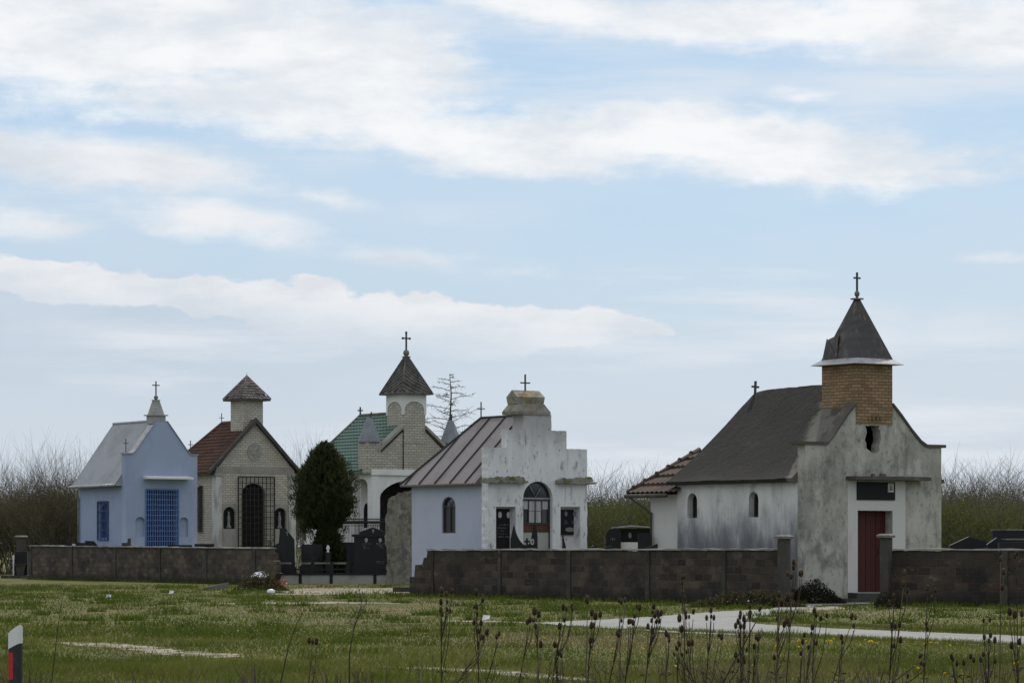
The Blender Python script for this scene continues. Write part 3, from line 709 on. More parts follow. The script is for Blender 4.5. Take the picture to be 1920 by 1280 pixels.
# ---- white brick chapel with the shingled bell turret
def brick_chapel():
    f = Frame('chapel', 404, 140.0, TH)
    tag(f.root, 'white brick chapel with red tiled roof, round relief and a decayed shingled turret', 'chapel', 'small chapels of the cemetery')
    W = f.x(553); L = 4.4; X = f.x; Z = lambda py: f.z(477, py)
    ug = X(477); apex = Z(790); ze = Z(884)
    door = arch(X(453), X(498), .1, Z(926), Z(906)); na = arch(X(418.5), X(442), Z(991), Z(964), Z(950)); nb = arch(X(514), X(537), Z(991), Z(964), Z(951))
    out = [(.02, Z(944)), (W-.02, Z(944)), (W-.02, ze+.05), (ug, apex), (.02, ze+.05)]
    zc = Z(944)
    low = [(.02, 0), (W-.02, 0), (W-.02, zc-.002), (.02, zc-.002)]
    # the arch runs through both the brick and the plaster band
    dl = rect(door[0][0], door[1][0], .1, zc-.1)
    mb = MB()
    full = [(.02, 0), (W-.02, 0), (W-.02, ze+.05), (ug, apex), (.02, ze+.05)]
    mb.plate(full, [door, na, nb], 'y', 0, .35); f.part('facade', mb, M['white_brick'])
    mb = MB()
    for (u0, u1, nn) in ((X(415.5), X(444)-.03, na), (X(513)+.02, X(541), nb)): mb = MB(); mb.plate(rect(u0, u1, .02, zc), [nn], 'y', -.012, .004); f.part('plaster_band', mb, M['grey_render'])
    mb = MB()
    for (u0, u1) in ((-.02, X(415)), (X(541), W+.02)):
        mb = MB(); mb.box(u0, u1, -.06, .30, 0, Z(894)); f.part('pilaster', mb, M['peeling_paint'])
    mb = MB()
    for (u0, u1) in ((-.06, X(417)), (X(539), W+.06)): mb = MB(); mb.box(u0, u1, -.10, .31, Z(893.5), Z(887)); f.part('capital', mb, M['grey_render'])
    # frieze of upright bricks
    mb = MB(); n = 40; a, b = X(406), X(549)
    for i in range(n): mb.box(a+(b-a)*i/n+.006, a+(b-a)*(i+1)/n-.006, -.014-.006*(i % 2), .002, Z(886.5), Z(876))
    f.part('frieze', mb, M['grey_render'])
    # verge boards
    mb = MB(); th = .24
    zlo = ze-.12
    for sg in (-1, 1):
        ue = ug + sg*(W/2+.32)
        q = [(ue, zlo), (ue, zlo+.16), (ug+sg*.003, apex+.16), (ug+sg*.003, apex-.08)]
        mb = MB(); mb.plate(q, (), 'y', -.22, -.002); f.part('verge', mb, M['old_concrete'])
    # relief
    mb = MB(); zr_ = Z(847); r = .40
    oval(mb, ug, -.002, zr_, r, r, .035, 28); md = f.part('medallion', mb, M['grey_render'])
    mb = MB(); rg = random.Random(2)
    for k in range(26):
        t = rg.uniform(0, 6.28); rr = r*.72*math.sqrt(rg.random()); oval(mb, ug+rr*math.cos(t), -.036, zr_+rr*math.sin(t)*.8, rg.uniform(.03, .08), rg.uniform(.04, .10), rg.uniform(.01, .03), 10)
    f.part('relief', mb, M['relief'], md)
    # dark doorway with double doors, niches, grilles
    mb = MB(); mb.plate(arch(door[0][0]-.01, door[1][0]+.01, .1, Z(926), Z(906)+.01), (), 'y', .2, .26); um = (door[0][0]+door[1][0])/2
    mb.box(um-.02, um+.02, .17, .199, .1, Z(935)); mb.box(door[0][0]+.04, door[1][0]-.04, .175, .197, Z(930), Z(927)); f.part('door', mb, M['dark_void'])
    for nn in (na, nb):
        mb = MB(); mb.plate([(p[0]*1.0, p[1]) for p in nn], (), 'y', .14, .2); ni = f.part('niche', mb, M['plaque'])
        cxn = (nn[0][0]+nn[1][0])/2; z0 = nn[0][1]; m2 = MB()
        m2.lathe(cxn, .09, [(.13, z0+.02), (.12, z0+.12), (.08, z0+.14), (.07, z0+.3), (.09, z0+.5), (.06, z0+.62), (.03, z0+.64), (.055, z0+.70), (.05, z0+.78), (.01, z0+.82)], 10); f.part('statue', m2, M['engraved'], ni)
    mb = MB(); grille(mb, X(445), X(512.5), .15, Z(894), -.10, 9, 17, .013); f.part('grille', mb, M['dark_iron'])
    # side wall
    zes = f.side(384, 888, .02)[1]
    y1, y0 = f.side(371, HOR, .0)[0], f.side(379, HOR, .0)[0]
    mb = MB(); mb.plate([(.36, 0), (L, 0), (L, zes), (.36, zes)], [rect(y0, y1, Z(995), Z(912))], 'x', .02, .3); f.part('side_wall', mb, M['white_brick'])
    mb = MB(); mb.box(.2, .24, y0, y1, Z(995), Z(912)); w = f.part('window', mb, M['dark_void'])
    mb = MB(); grille(mb, y0-.05, y1+.05, Z(996), Z(911), -.06, 4, 6, .015, 'x'); f.part('grille', mb, M['dark_iron'], w)
    back_walls(f, W, L, zes, M['white_brick'], .36)
    # roof
    yr, zr = f.side(392, 796, W/2); yr = min(yr, L-1.2)
    hip_roof(f, W/2-(W/2+.32), W/2+(W/2+.32), .0, L+.32, ze-.08, zr, yr, M['tile_red'], 15, .042, .036, .24, 150, yr0=.0, thick=.08)
    mb = MB(); mb.tube([(W/2, .0, zr+.03), (W/2, yr, zr+.03)], .09, 7); mb.tube([(W/2, yr, zr+.03), (-.32, L+.32, ze-.05)], .08, 7); mb.tube([(W/2, yr, zr+.03), (W+.32, L+.32, ze-.05)], .08, 7); f.part('ridge_tiles', mb, M['tile_red'])
    mb = MB(); mb.cross(W/2, yr+.05, zr+.02, f.side(392, 777, W/2)[1]-zr, .27, .03, .55); f.part('cross', mb, M['cross_metal'])
    # bell turret
    y0t = .35; ua, ub = f.x(455.5, y0t), f.x(493, y0t); dv = f.side(432.5, HOR, ua)[0]
    zt = f.z(470, 751, y0t); mb = MB(); mb.box(ua, ub, y0t, dv, apex-1.2, zt); tw = f.part('turret', mb, M['white_brick'])
    cx, cy, hx, hy = (ua+ub)/2, (y0t+dv)/2, (ub-ua)/2, (dv-y0t)/2
    mb = MB(); mb.box(cx-hx-.27, cx+hx+.27, cy-hy-.27, cy+hy+.27, zt, zt+.10); f.part('eave_board', mb, M['dark_cap'], tw)
    ztip = f.z(460, 702, y0t); mb = MB(); rg = random.Random(12); nr = 9
    for j in range(nr):
        t0, t1 = j/nr, (j+1.15)/nr
        for (dx, dy) in ((0,-1), (1,0), (0,1), (-1,0)):
            nseg = max(1, int(7*(1-t0)))
            for k in range(nseg):
                if rg.random() < .06: continue
                def pt(q, t, lift):
                    a = (hx+.27)*(1-min(t, 1)); b = (hy+.27)*(1-min(t, 1)); z = zt+.10+(ztip-zt-.10)*min(t, 1)
                    if dx == 0: return (cx+(2*q-1)*a, cy+dy*(b+lift), z)
                    return (cx+dx*(a+lift), cy+(2*q-1)*b, z)
                l = .035+rg.uniform(0, .02); jt = rg.uniform(-.012, .012)
                A, B, C, D_ = pt(k/nseg+.01, t0+jt, l), pt((k+1)/nseg-.01, t0+jt, l), pt((k+1)/nseg, t1, 0.004), pt(k/nseg, t1, 0.004)
                E = pt(k/nseg, t0+jt, l-.02); F_ = pt((k+1)/nseg, t0+jt, l-.02)
                mb.add([A, B, C, D_, E, F_], [(0,1,2,3), (0,4,5,1)])
    mb.frustum(cx, cy, hx+.22, hy+.22, zt+.101, .01, .01, ztip-.03); 
    for sx in (-1, 1):
        for sy in (-1, 1): mb.tube([(cx+sx*(hx+.28), cy+sy*(hy+.28), zt+.11), (cx, cy, ztip)], .025, 4)
    mb.tube([(cx, cy, ztip-.05), (cx, cy, ztip+.12)], .012, 5); f.part('turret_roof', mb, M['shingle'], tw)
    return f, W, L

# ---- green roofed chapel behind the evergreen
def green_chapel():
    f = Frame('chapel', 697, 128.0, TH)
    tag(f.root, 'chapel with green tiled roof, pointed dark belfry and arched white porch', 'chapel', 'small chapels of the cemetery')
    X = f.x; Z = lambda py: f.z(760, py)
    W = 2*X(777); L = f.side(574)[0]; W = max(W, 3.6); ug = W/2
    zb = Z(880); zl = Z(891); apex = Z(787); P = 1.15
    rg = random.Random(8)
    # gable of grey brick
    ze = Z(868)
    mb = MB(); mb.plate([(0, zb), (W, zb), (W, ze), (ug, apex), (0, ze)], (), 'y', 0, .3); f.part('gable', mb, M['white_brick'])
    mb = MB()
    for sg in (-1, 1):
        a = (ug + sg*(W/2-.30), Z(848)); b = (X(755)-.0 if sg < 0 else X(797)+.0, Z(800))
        mb = MB(); mb.plate([(a[0], a[1]+.0), (a[0], a[1]+.14), (b[0], b[1]+.08), (b[0], b[1]-.06)], (), 'y', -.10, .34); f.part('verge', mb, M['grey_render'])
    mb = MB(); mb.tube([(X(755.5), -.03, Z(797)), (X(755.5), -.03, zb)], .022, 5); f.part('lightning_rod', mb, M['dark_iron'])
    # beam, columns, arches of the porch
    mb = MB(); mb.box(-.05, W+.05, -.06, .32, zl, zb-.002); mb.box(-.05, .28, .321, L, zl, zb-.01); f.part('beam', mb, M['white_paint'])
    cw = X(711)
    def column(u0, u1, y0, y1):
        m = MB(); m.box(u0+.01, u1-.01, y0+.01, y1-.01, 0, zl)
        zz = 0
        while zz < zl-.1:
            m.box(u0, u1, y0, y1, zz+.01, min(zz+.62, zl-.02)); zz += .64
        f.part('column', m, M['white_paint'])
    column(0, cw, -.01, .30); column(W-cw, W, -.01, .30)
    oa = arch(cw, W-cw, .1, Z(940), Z(899), 18)
    mb = MB(); mb.plate([(cw+.002, .1), (cw+.06, .1)] + [(min(max(p[0], cw+.06), W-cw-.06), p[1]) for p in oa[2:][::-1]] + [(W-cw-.06, .1), (W-cw-.002, .1), (W-cw-.002, zl-.004), (cw+.002, zl-.004)], (), 'y', .03, .25); f.part('arcade', mb, M['white_paint'])
    ya = f.side(665, HOR, 0)[0]
    mb = MB(); mb.plate(rect(.301, ya+.3, .1, zl-.003), [arch(.33, ya, .12, Z(912), Z(897))], 'x', .0, .22); f.part('side_arcade', mb, M['white_paint'])
    # body behind the porch
    yb = ya-.1
    mb = MB(); d0, d1 = W*.22, W*.80
    mb.plate([(.24, 0), (W-.02, 0), (W-.02, zl-.005), (.24, zl-.005)], [arch(d0, d1, .1, Z(938), Z(902)), arch(.40, .72, Z(989), Z(958), Z(942))], 'y', yb, yb+.25); f.part('front_wall', mb, M['white_paint'])
    mb = MB(); mb.plate(arch(d0-.01, d1+.01, .1, Z(938), Z(902)+.01), (), 'y', yb+.15, yb+.2); f.part('door', mb, M['dark_void'])  # wide dark sheet: the porch's inner shade is put into this panel's colour
    mb = MB(); mb.plate(arch(.40, .72, Z(989), Z(958), Z(942)), (), 'y', yb+.12, yb+.16); f.part('niche', mb, M['plaque'])
    mb = MB(); mb.plate([(ya+.301, 0), (L, 0), (L, zl), (ya+.301, zl)], [arch(L*.62, L*.62+.55, Z(985), Z(955), Z(940))], 'x', .02, .28); f.part('side_wall', mb, M['white_paint'])
    mb = MB(); mb.plate(arch(L*.62, L*.62+.55, Z(985), Z(955), Z(940)), (), 'x', .2, .24); f.part('window', mb, M['glass'])
    back_walls(f, W, L, zl, M['white_paint'], yb+.26)
    mb = MB(); mb.box(.0, W, -.3, yb, 0, .098); f.part('porch_floor', mb, M['concrete'])
    # railing
    mb = MB(); zr0, zr1 = Z(1003), Z(973)
    def rail(p0, p1):
        a, b = Vector(p0), Vector(p1); n = int((b-a).length/.11)
        mb.tube([a+Vector((0,0,zr1)), b+Vector((0,0,zr1))], .022, 5); mb.tube([a+Vector((0,0,zr1-.28)), b+Vector((0,0,zr1-.28))], .014, 4); mb.tube([a+Vector((0,0,.2)), b+Vector((0,0,.2))], .016, 4)
        for k in range(n+1): q = a.lerp(b, k/n); mb.tube([q+Vector((0,0,.2)), q+Vector((0,0,zr1))], .012, 4)
        for k in range(n): q = a.lerp(b, (k+.5)/n); mb.ball((q.x, q.y, zr1-.14), .045, 1, 1.6, 6)
    rail((-.6, ya, 0), (-.6, -.35, 0)); rail((-.6, -.35, 0), (W*.5, -.35, 0))
    f.part('railing', mb, M['dark_iron'])
    # roof
    yr, zr = f.side(651, 782, W/2); zed = Z(883)
    zed = f.side(640, 884, -.35)[1]; y1 = f.side(562, HOR, -.35)[0]; yr = min(yr, y1-1.0)
    hip_roof(f, -.35, W+.35, .34, y1, zed, zr, yr, M['tile_green'], 17, .055, .032, .24, 170, thick=.09)
    mb = MB(); mb.tube([(W/2, .35, zr+.03), (W/2, yr, zr+.03)], .08, 7); mb.tube([(W/2, yr, zr+.03), (-.35, y1, zed+.03)], .075, 7); mb.tube([(W/2, yr, zr+.03), (W+.35, y1, zed+.03)], .075, 7); f.part('ridge_tiles', mb, M['shingle'])
    mb = MB()
    for k in range(5): y = .9+k*.7; mb = MB(); mb.add([(-.12, y, zed+.28), (-.12, y+.1, zed+.28), (.02, y+.06, zed+.50), (-.06, y+.05, zed+.32)], [(0,1,2), (0,3,2), (1,3,2)]); f.part('snow_guard', mb, M['dark_iron'])
    mb = MB(); mb.cross(W/2, yr, zr+.03, f.side(648, 766, W/2)[1]-zr, .26, .055, .60); f.part('cross', mb, M['cross_metal'])
    # corner turrets
    for (u0, u1, px_c) in ((X(684), X(716), 703), (W-X(716)-.0, W-X(684), 841)):
        uc = (u0+u1)/2; hw = (u1-u0)/2*.82
        m = MB(); m.box(uc-hw, uc+hw, -.04, 2*hw-.04, ze-.45, Z(829)); t = f.part('corner_turret', m, M['white_brick'])
        m = MB(); cyy = hw-.04; zc0, zc1 = Z(829), Z(785)
        m.lathe(uc, cyy, [(hw*1.38, zc0-.03), (hw*1.42, zc0+.02), (hw*1.12, zc0+.30), (hw*.72, zc0+.66*(zc1-zc0)), (hw*.42, zc0+.93*(zc1-zc0)), (hw*.30, zc1)], 8, False); f.part('turret_cap', m, M['grey_cap'], t)
        m = MB(); m.cross(uc+.05, cyy, zc1-.02, .30, .17, .045, .62, .18 if px_c == 703 else 0); f.part('cross', m, M['cross_metal'], t)
    # belfry
    ua, ub = f.x(755, -.0), f.x(797, -.0); dv = f.side(726, HOR, ua)[0]; sh = ug-(ua+ub)/2; 
    cx, cy, hx, hy = (ua+ub)/2, dv/2-.01, (ub-ua)/2, dv/2+.01
    zt = Z(739); mb = MB(); mb.box(ua, ub, -.02, dv, Z(830), Z(762)); tw = f.part('belfry', mb, M['white_brick'])
    mb = MB(); z0, z1 = Z(776), zt
    for k, (axis, a0, a1, pos) in enumerate((('y', ua, ub, (-.05, -.005)), ('x', -.02, dv, (ua-.035, ua+.005)), ('x', -.02, dv, (ub-.005, ub+.035)), ('y', ua, ub, (dv-.005, dv+.03)))):
        aa = arch(a0+.07, a1-.07, z0-.02, Z(768), Z(752), 14)
        e = .035 if axis == 'y' else .0
        mb.plate([(a0-e, z0-.02), (a0+.07, z0-.02)] + [p for p in aa[2:][::-1]] + [(a1-.07, z0-.02), (a1+e, z0-.02), (a1+e, z1), (a0-e, z1)], (), axis, pos[0], pos[1])
    f.part('belfry_arcade', mb, M['white_paint'], tw)
    mb = MB(); mb.box(ua+.005, ub-.005, -.01, dv-.01, Z(762)-.001, z1-.001); f.part('belfry_core', mb, M['white_brick'], tw)
    mb = MB(); ex = .26; mb.frustum(cx, cy, hx+ex, hy+ex, zt, hx+ex, hy+ex, zt+.06); mb.frustum(cx, cy, hx+ex-.03, hy+ex-.03, zt+.06, .07, .07, Z(667))
    # diagonal lapped sheets of the spire
    z0_, z1_ = zt+.06, Z(667)
    for (dx, dy) in ((0,-1), (-1,0), (1,0), (0,1)):
        for k in range(-4, 9):
            def pt(q, t):
                t = min(max(t, 0), .99); a = (hx+ex-.02)*(1-t)+.07*t; b = (hy+ex-.02)*(1-t)+.07*t; z = z0_+(z1_-z0_)*t
                q = min(max(q, -1), 1)
                return (cx+q*a, cy+dy*(b+.012), z) if dx == 0 else (cx+dx*(a+.012), cy+q*b, z)
            pts = []
            for m_ in range(9):
                t = k*.11+.42 - m_/8*.42; q = -1+2*m_/8
                if 0 <= t <= .99: pts.append(pt(q, t))
            if len(pts) > 1: mb.tube(pts, .022, 4, False)
    for sx in (-1, 1):
        for sy in (-1, 1): mb.tube([(cx+sx*(hx+ex-.02), cy+sy*(hy+ex-.02), z0_), (cx+sx*.07, cy+sy*.07, z1_)], .028, 4)
    f.part('spire', mb, M['shingle'], tw)
    mb = MB(); zf = z1_; mb.frustum(cx, cy, .14, .14, zf-.01, .14, .14, zf+.03); mb.ball((cx, cy, zf+.17), .135, 1, 1.15); f.part('finial', mb, M['stone_ball'], tw)
    mb = MB(); h = Z(621)-zf-.32; zc = zf+.32; mb.cross(cx, cy, zc, h, .34, .06, .66)
    for (dx, dz) in ((-.18, h*.66), (.18, h*.66), (0, h)): mb.ball((cx+dx, cy, zc+dz), .055)
    f.part('cross', mb, M['cross_metal'], tw)
    return f, W, L
M['grey_cap'] = mat('grey_cap', (.21,.225,.25), [((.15,.16,.175), (2,2,2), .45, .66, .7), ((.29,.30,.32), (5,5,5), .56, .72, .5)], .7, (10, .2))
C1 = weathered_chapel(); C2 = stepped_chapel(); C3 = blue_chapel(); C4 = brick_chapel(); C5 = green_chapel()
# ================================================================== WALLS AND GRAVES
def line_frame(name, a, b):
    f = Frame(name, 960 + a.x/a.y*FPX, a.y, math.degrees(math.atan2(b.y-a.y, b.x-a.x))); return f, (b-a).length

M['pier_concrete'] = mat('pier_concrete', (.060,.054,.045), [((.030,.027,.023), (1.5,1.5,1.2), .42, .62, .85), ((.12,.108,.09), (5,5,4), .56, .70, .7)], .95, (12, .7))
def masonry(name, label, a, b, h0, h1, piers, m, broken=None, pier_h=0.0, seed=1, end_broken=None):
    f, L = line_frame(name, a, b); rg = random.Random(seed)
    tag(f.root, label, 'wall')
    xs = broken[-1][0] if broken else 0.0
    hh = lambda x: h0+(h1-h0)*x/L
    xe = L if not end_broken else end_broken[0][0]
    top = [(xs, hh(xs)), (xe, hh(xe))]
    out = [(xe, -.05) if not end_broken else (L, -.05)]
    out += (end_broken[::-1] if end_broken else []) + top[::-1] + (broken[::-1] if broken else []) + [(broken[0][0] if broken else 0, -.05)]
    mb = MB(); mb.plate(rough(out, .10, .014, rg), (), 'y', 0, .28); f.part('masonry', mb, m)
    mb = MB(); n = max(2, int((xe-xs)/.35)); p0 = []
    for i in range(n+1):
        x = xs-.02+(xe-xs+.04)*i/n; j = lambda: rg.uniform(-.014, .014)
        p0.append([(x, -.05+j(), hh(x)+.015), (x, .33+j(), hh(x)+.015), (x, .31+j(), hh(x)+.062+j()*.8), (x, -.03+j(), hh(x)+.055+j()*.8)])
    vs = [p for r in p0 for p in r]; fs = [(0,1,2,3), tuple(n*4+k for k in (3,2,1,0))]
    for i in range(n):
        for k in range(4): fs.append((i*4+k, i*4+(k+1) % 4, (i+1)*4+(k+1) % 4, (i+1)*4+k))
    mb.add(vs, fs); f.part('coping', mb, M['coping'])
    for px, w in piers:
        x = f.x(px); mb = MB(); mb.plate(rough(rect(x-w/2, x+w/2, -.05, hh(x)+.012), .15, .008, rg), (), 'y', -.035, .01); f.part('pier', mb, M['pier_concrete'])
    return f, L
wl, _ = masonry('boundary_wall', 'weathered block wall in front of the blue chapel, with thin concrete piers', gnd(55, 1085), gnd(505, 1096.5), 1.50, 1.40,
        [(59, .16), (135, .15), (217, .15), (300, .15), (387, .15), (478, .15)], M['wall_left'], seed=4, end_broken=[(24.75, 1.41), (24.78, 1.27), (25.05, 1.25), (25.08, .98), (25.27, .93), (25.30, .5), (25.45, .46)])
fm_, Lm = line_frame('probe', gnd(768, 1117), gnd(1462, 1134)); q = lambda px, py: fm_.fac(px, py)
brk = [q(768, 1117), q(768, 1081), q(777, 1080), q(778, 1059), q(792, 1057), q(794, 1046), q(800, 1044), q(801, 1036)]
bpy.data.objects.remove(fm_.root)
brk[0] = (brk[0][0], -.05)
wm, _ = masonry('boundary_wall', 'long block wall broken off in steps at its end, in front of the stepped gable chapel', gnd(768, 1117), gnd(1462, 1134), 1.385, 1.41,
        [(812, .10), (937, .15), (1067, .17), (1215, .17), (1358, .16)], M['wall_mid'], broken=brk, seed=9)
wr, _ = masonry('boundary_wall', 'dark block wall right of the red door, running out of the picture', gnd(1664, 1134), gnd(1960, 1138), 1.41, 1.40, [(1884, .18)], M['wall_mid'], seed=15)

def gate_post(px, D, top, label, w=.25):
    o = empty('gate_post', ((px-960)/FPX*D, D, 0), R(-30)); tag(o, label, 'gate post', 'concrete posts of the open gate')
    h = CAMH+(HOR-top)/FPX*D; rg = random.Random(px)
    mb = MB(); mb.plate(rough(rect(-w/2, w/2, -.05, h-.06), .2, .008, rg), (), 'y', -w/2, w/2); mb.build('shaft', M['old_concrete'], o)
    mb = MB(); mb.frustum(0, 0, w/2+.06, w/2+.06, h-.06, w/2+.07, w/2+.07, h); mb.frustum(0, 0, w/2+.07, w/2+.07, h, w/2, w/2, h+.04); mb.build('cap', M['coping'], o)
gate_post(1470, 77.35, 1005, 'capped concrete gate post at the end of the long wall, left of the red door')
gate_post(1661, 77.15, 1003, 'capped concrete gate post standing in front of the red door', .24)
gate_post(40, 144, 1005, 'capped pillar beyond the left end of the block wall', .34)

GRP = 'granite gravestones of the cemetery'
def stone(name, label, px, D, cat='gravestone', deg=0, group=GRP):
    o = empty(name, ((px-960)/FPX*D, D, 0), R(deg)); tag(o, label, cat, group); o['_s'] = FPX/D
    del o['_s']; return o
def shape_stone(px, D, pts, label, m, t=.14, group=GRP, deg=0, plinth=True, name='gravestone'):
    """outline in photo pixels, turned into metres at distance D"""
    o = stone(name, label, px, D, 'gravestone', deg, group); s = D/FPX
    ol = [((p[0]-px)*s, max(CAMH+(HOR-p[1])*s, 0)) for p in pts]
    mb = MB(); mb.plate(ol, (), 'y', -t/2, t/2); so = mb.build('slab', m, o)
    x0 = min(p[0] for p in ol); x1 = max(p[0] for p in ol); zb = min(p[1] for p in ol)
    if plinth:
        mb = MB(); mb.frustum((x0+x1)/2, .0, (x1-x0)/2+.08, .2, 0, (x1-x0)/2+.05, .17, zb-.002 if zb > .05 else .2); mb.build('plinth', M['granite_dull'], o)
    return o, s, ol
def marks(o, items, y):
    """portraits and worn lettering: ('p', x, z, size) or ('t', x0, x1, z, h)"""
    rg = random.Random(len(items)); a = MB(); b = MB()
    for it in items:
        if it[0] == 'p':
            a = MB(); oval(a, it[1], y, it[2], it[3]*.7, it[3], .012); po = a.build('portrait', M['porcelain'], o)
            c = MB(); bust(c, it[1], y-.0125, it[2], it[3]*.8); c.build('portrait_print', M['portrait_dark'], o).parent = po
        else: b = MB(); lettering(b, it[1], it[2], it[3], it[4], y, rg); b.build('lettering', M['engraved'], o)

# railing of black posts on the low plinth, in the gap between the walls
D0 = 121.0; s0 = D0/FPX
o = empty('grave_fence', ((505-960)*s0, D0, 0)); tag(o, 'low pale plinth with black granite posts and pale topped rails, between the two walls', 'fence')
X_ = lambda px: (px-505)*s0
Z_ = lambda py: CAMH+(HOR-py)*s0
mb = MB(); mb.box(X_(500), X_(770), 0, .25, -.02, Z_(1077)); mb.build('plinth', M['concrete'], o)
for px in (563, 621, 703): mb = MB(); mb.box(X_(px-3), X_(px+3), -.015, .02, -.02, Z_(1077.1)); mb.build('plinth_post', M['granite_dull'], o)
mb = MB(); mb.box(X_(500), X_(771), -.05, .3, Z_(1076.9), Z_(1074)); mb.build('base_slab', M['granite'], o)
posts = (515, 550, 586, 622, 653, 741, 771)
for px in posts: mb = MB(); mb.box(X_(px-3.2), X_(px+3.2), .02, .16, Z_(1074)+.001, Z_(1052)); mb.build('post', M['granite'], o)
for a, b in zip(posts[:-1], posts[1:]):
    if a in (653,): continue
    mb = MB(); mb.box(X_(a+3.3), X_(b-3.3), .03, .15, Z_(1057), Z_(1053.6)); mb.build('rail', M['coping'], o)
    mb = MB(); mb.box(X_(a+3.3), X_(b-3.3), .06, .12, Z_(1068), Z_(1065.5)); mb.build('rail', M['granite'], o)

g, s, ol = shape_stone(532, 121.9, [(553, 1062), (511, 1062), (511, 1024), (523, 1017), (525, 991), (535, 989), (541, 997), (552, 1011)], 'tall dark headstone with a sloping shoulder and small carved cross, beside the brick chapel', M['granite_dull'], .18)
mb = MB(); mb.cross((539-532)*s, -.105, CAMH+(HOR-1004)*s, .2, .12, .03); mb.build('carved_cross', M['engraved'], g)
shape_stone(585, 122.4, [(605, 1060), (565, 1060), (565, 1022), (567, 1020), (603, 1020), (605, 1023)], 'low rectangular dark headstone with rounded corners behind the black railing', M['granite_dull'], .15)
g, s, ol = shape_stone(640, 123.2, [(665, 1062), (618, 1062), (618, 1016), (664, 1016)], 'wide dark headstone with one line of lettering behind the black railing', M['granite_dull'], .15)
marks(g, [('t', (630-640)*s, (650-640)*s, CAMH+(HOR-1035)*s, .09)], -.075)
shape_stone(657, 122.3, [(665, 1060), (650, 1060), (650, 1024), (653, 1021), (665, 1021)], 'small headstone with rounded corner left of the big black monument', M['granite'], .15)
# vase
o = stone('vase', 'white stone vase between the low dark headstones', 615, 122.0, 'vase', 0, None); s = 122.0/FPX
zb = CAMH+(HOR-1035)*s; mb = MB(); mb.box(-.10, .10, -.1, .1, 0, zb); mb.build('pedestal', M['granite_dull'], o)
mb = MB(); mb.lathe(0, 0, [(.055, zb), (.06, zb+.03), (.03, zb+.07), (.07, zb+.14), (.075, zb+.19), (.035, zb+.25), (.05, zb+.29)], 12); mb.build('body', M['white_paint'], o)
# pedimented monument
o = stone('family_monument', 'big polished black monument with a pediment and two oval portraits', 699, 121.6); s = 121.6/FPX
X_ = lambda px: (px-699)*s
Z_ = lambda py: CAMH+(HOR-py)*s
mb = MB(); mb.box(X_(660), X_(738), -.2, .45, 0, Z_(1062)); mb.build('base', M['granite'], o)
mb = MB(); mb.box(X_(664), X_(733), -.12, .25, Z_(1062)+.001, Z_(1006)); mb.build('slab', M['granite'], o)
mb = MB(); mb.box(X_(660), X_(737), -.2, .33, Z_(1006)+.001, Z_(1001)); mb.build('cornice', M['granite'], o)
mb = MB(); mb.plate([(X_(674), Z_(1001)+.001), (X_(723), Z_(1001)+.001), (X_(723), Z_(997)), (X_(699), Z_(988)), (X_(674), Z_(997))], (), 'y', -.14, .24); pd = mb.build('pediment', M['granite'], o)
mb = MB(); mb.cross(X_(700), -.145, Z_(998.5), .15, .09, .025); mb.build('carved_cross', M['porcelain'], o).parent = pd
marks(o, [('p', X_(687), Z_(1012), .085), ('p', X_(713), Z_(1012), .085), ('t', X_(680), X_(695), Z_(1020), .06), ('t', X_(682), X_(692), Z_(1024), .06), ('t', X_(682), X_(693), Z_(1027.5), .04),
          ('t', X_(706), X_(721), Z_(1020), .06), ('t', X_(709), X_(716), Z_(1024), .06), ('t', X_(707), X_(719), Z_(1027.5), .04), ('t', X_(706), X_(720), Z_(1053), .05), ('t', X_(707), X_(719), Z_(1056), .04)], -.121)
# ruined stone pier
o = stone('ruined_wall', 'crumbling rough stone wall stump behind the black monument', 752, 118.5, 'ruin', 0, None); s = 118.5/FPX
rg = random.Random(6)
ol = [((px-752)*s, max(0, CAMH+(HOR-py)*s)) for px, py in ((778, 1100), (724, 1100), (726, 1040), (722, 1010), (724, 965), (728, 936), (735, 930), (742, 928), (748, 923), (760, 921), (778, 919))]
mb = MB(); mb.plate(rough(ol, .10, .035, rg), (), 'y', -.25, .3); mb.build('stonework', M['rubble_stone'], o)
# low bench like grave edge right of the monument
o = stone('grave_edging', 'pale topped low grave edging right of the black monument', 752, 122.3, 'grave', 0, None); s = 122.3/FPX
mb = MB(); mb.box(-.3, .75, 0, .5, 0, CAMH+(HOR-1050)*s); mb.build('kerb', M['granite_dull'], o); mb = MB(); mb.box(-.34, .78, -.04, .54, CAMH+(HOR-1050)*s+.001, CAMH+(HOR-1046)*s); mb.build('top_slab', M['coping'], o)
# stones whose tops show over the left wall
GL = 'gravestone tops showing over the wall before the blue chapel'
for px, D, pts, lab in ((120, 136, [(105, 1040), (135, 1040), (135, 1016), (105, 1016)], 'low flat black gravestone top at the left end behind the wall'),
        (156, 134.5, [(144, 1040), (159, 1040), (159, 1017), (144, 1017)], 'narrow black gravestone top next to the small white one behind the wall'),
        (172, 133.5, [(159, 1045), (186, 1045), (182, 1021), (176, 1014), (160, 1013)], 'black gravestone with slanted edge below the blue chapel window'),
        (338, 127.5, [(315, 1045), (360, 1045), (360, 1021), (315, 1021)], 'flat black gravestone top in front of the blue grille'),
        (384, 126.5, [(365, 1045), (402, 1045), (402, 1019), (365, 1019)], 'flat black gravestone top before the brick chapel pilaster')):
    shape_stone(px, D, pts, lab, M['granite'], .15, GL, plinth=False)
g, s, ol = shape_stone(139, 135.8, [(136, 1045), (141, 1045), (141, 1019), (136, 1019)], 'small white stone peg between black gravestone tops behind the wall', M['white_paint'], .1, GL, plinth=False)
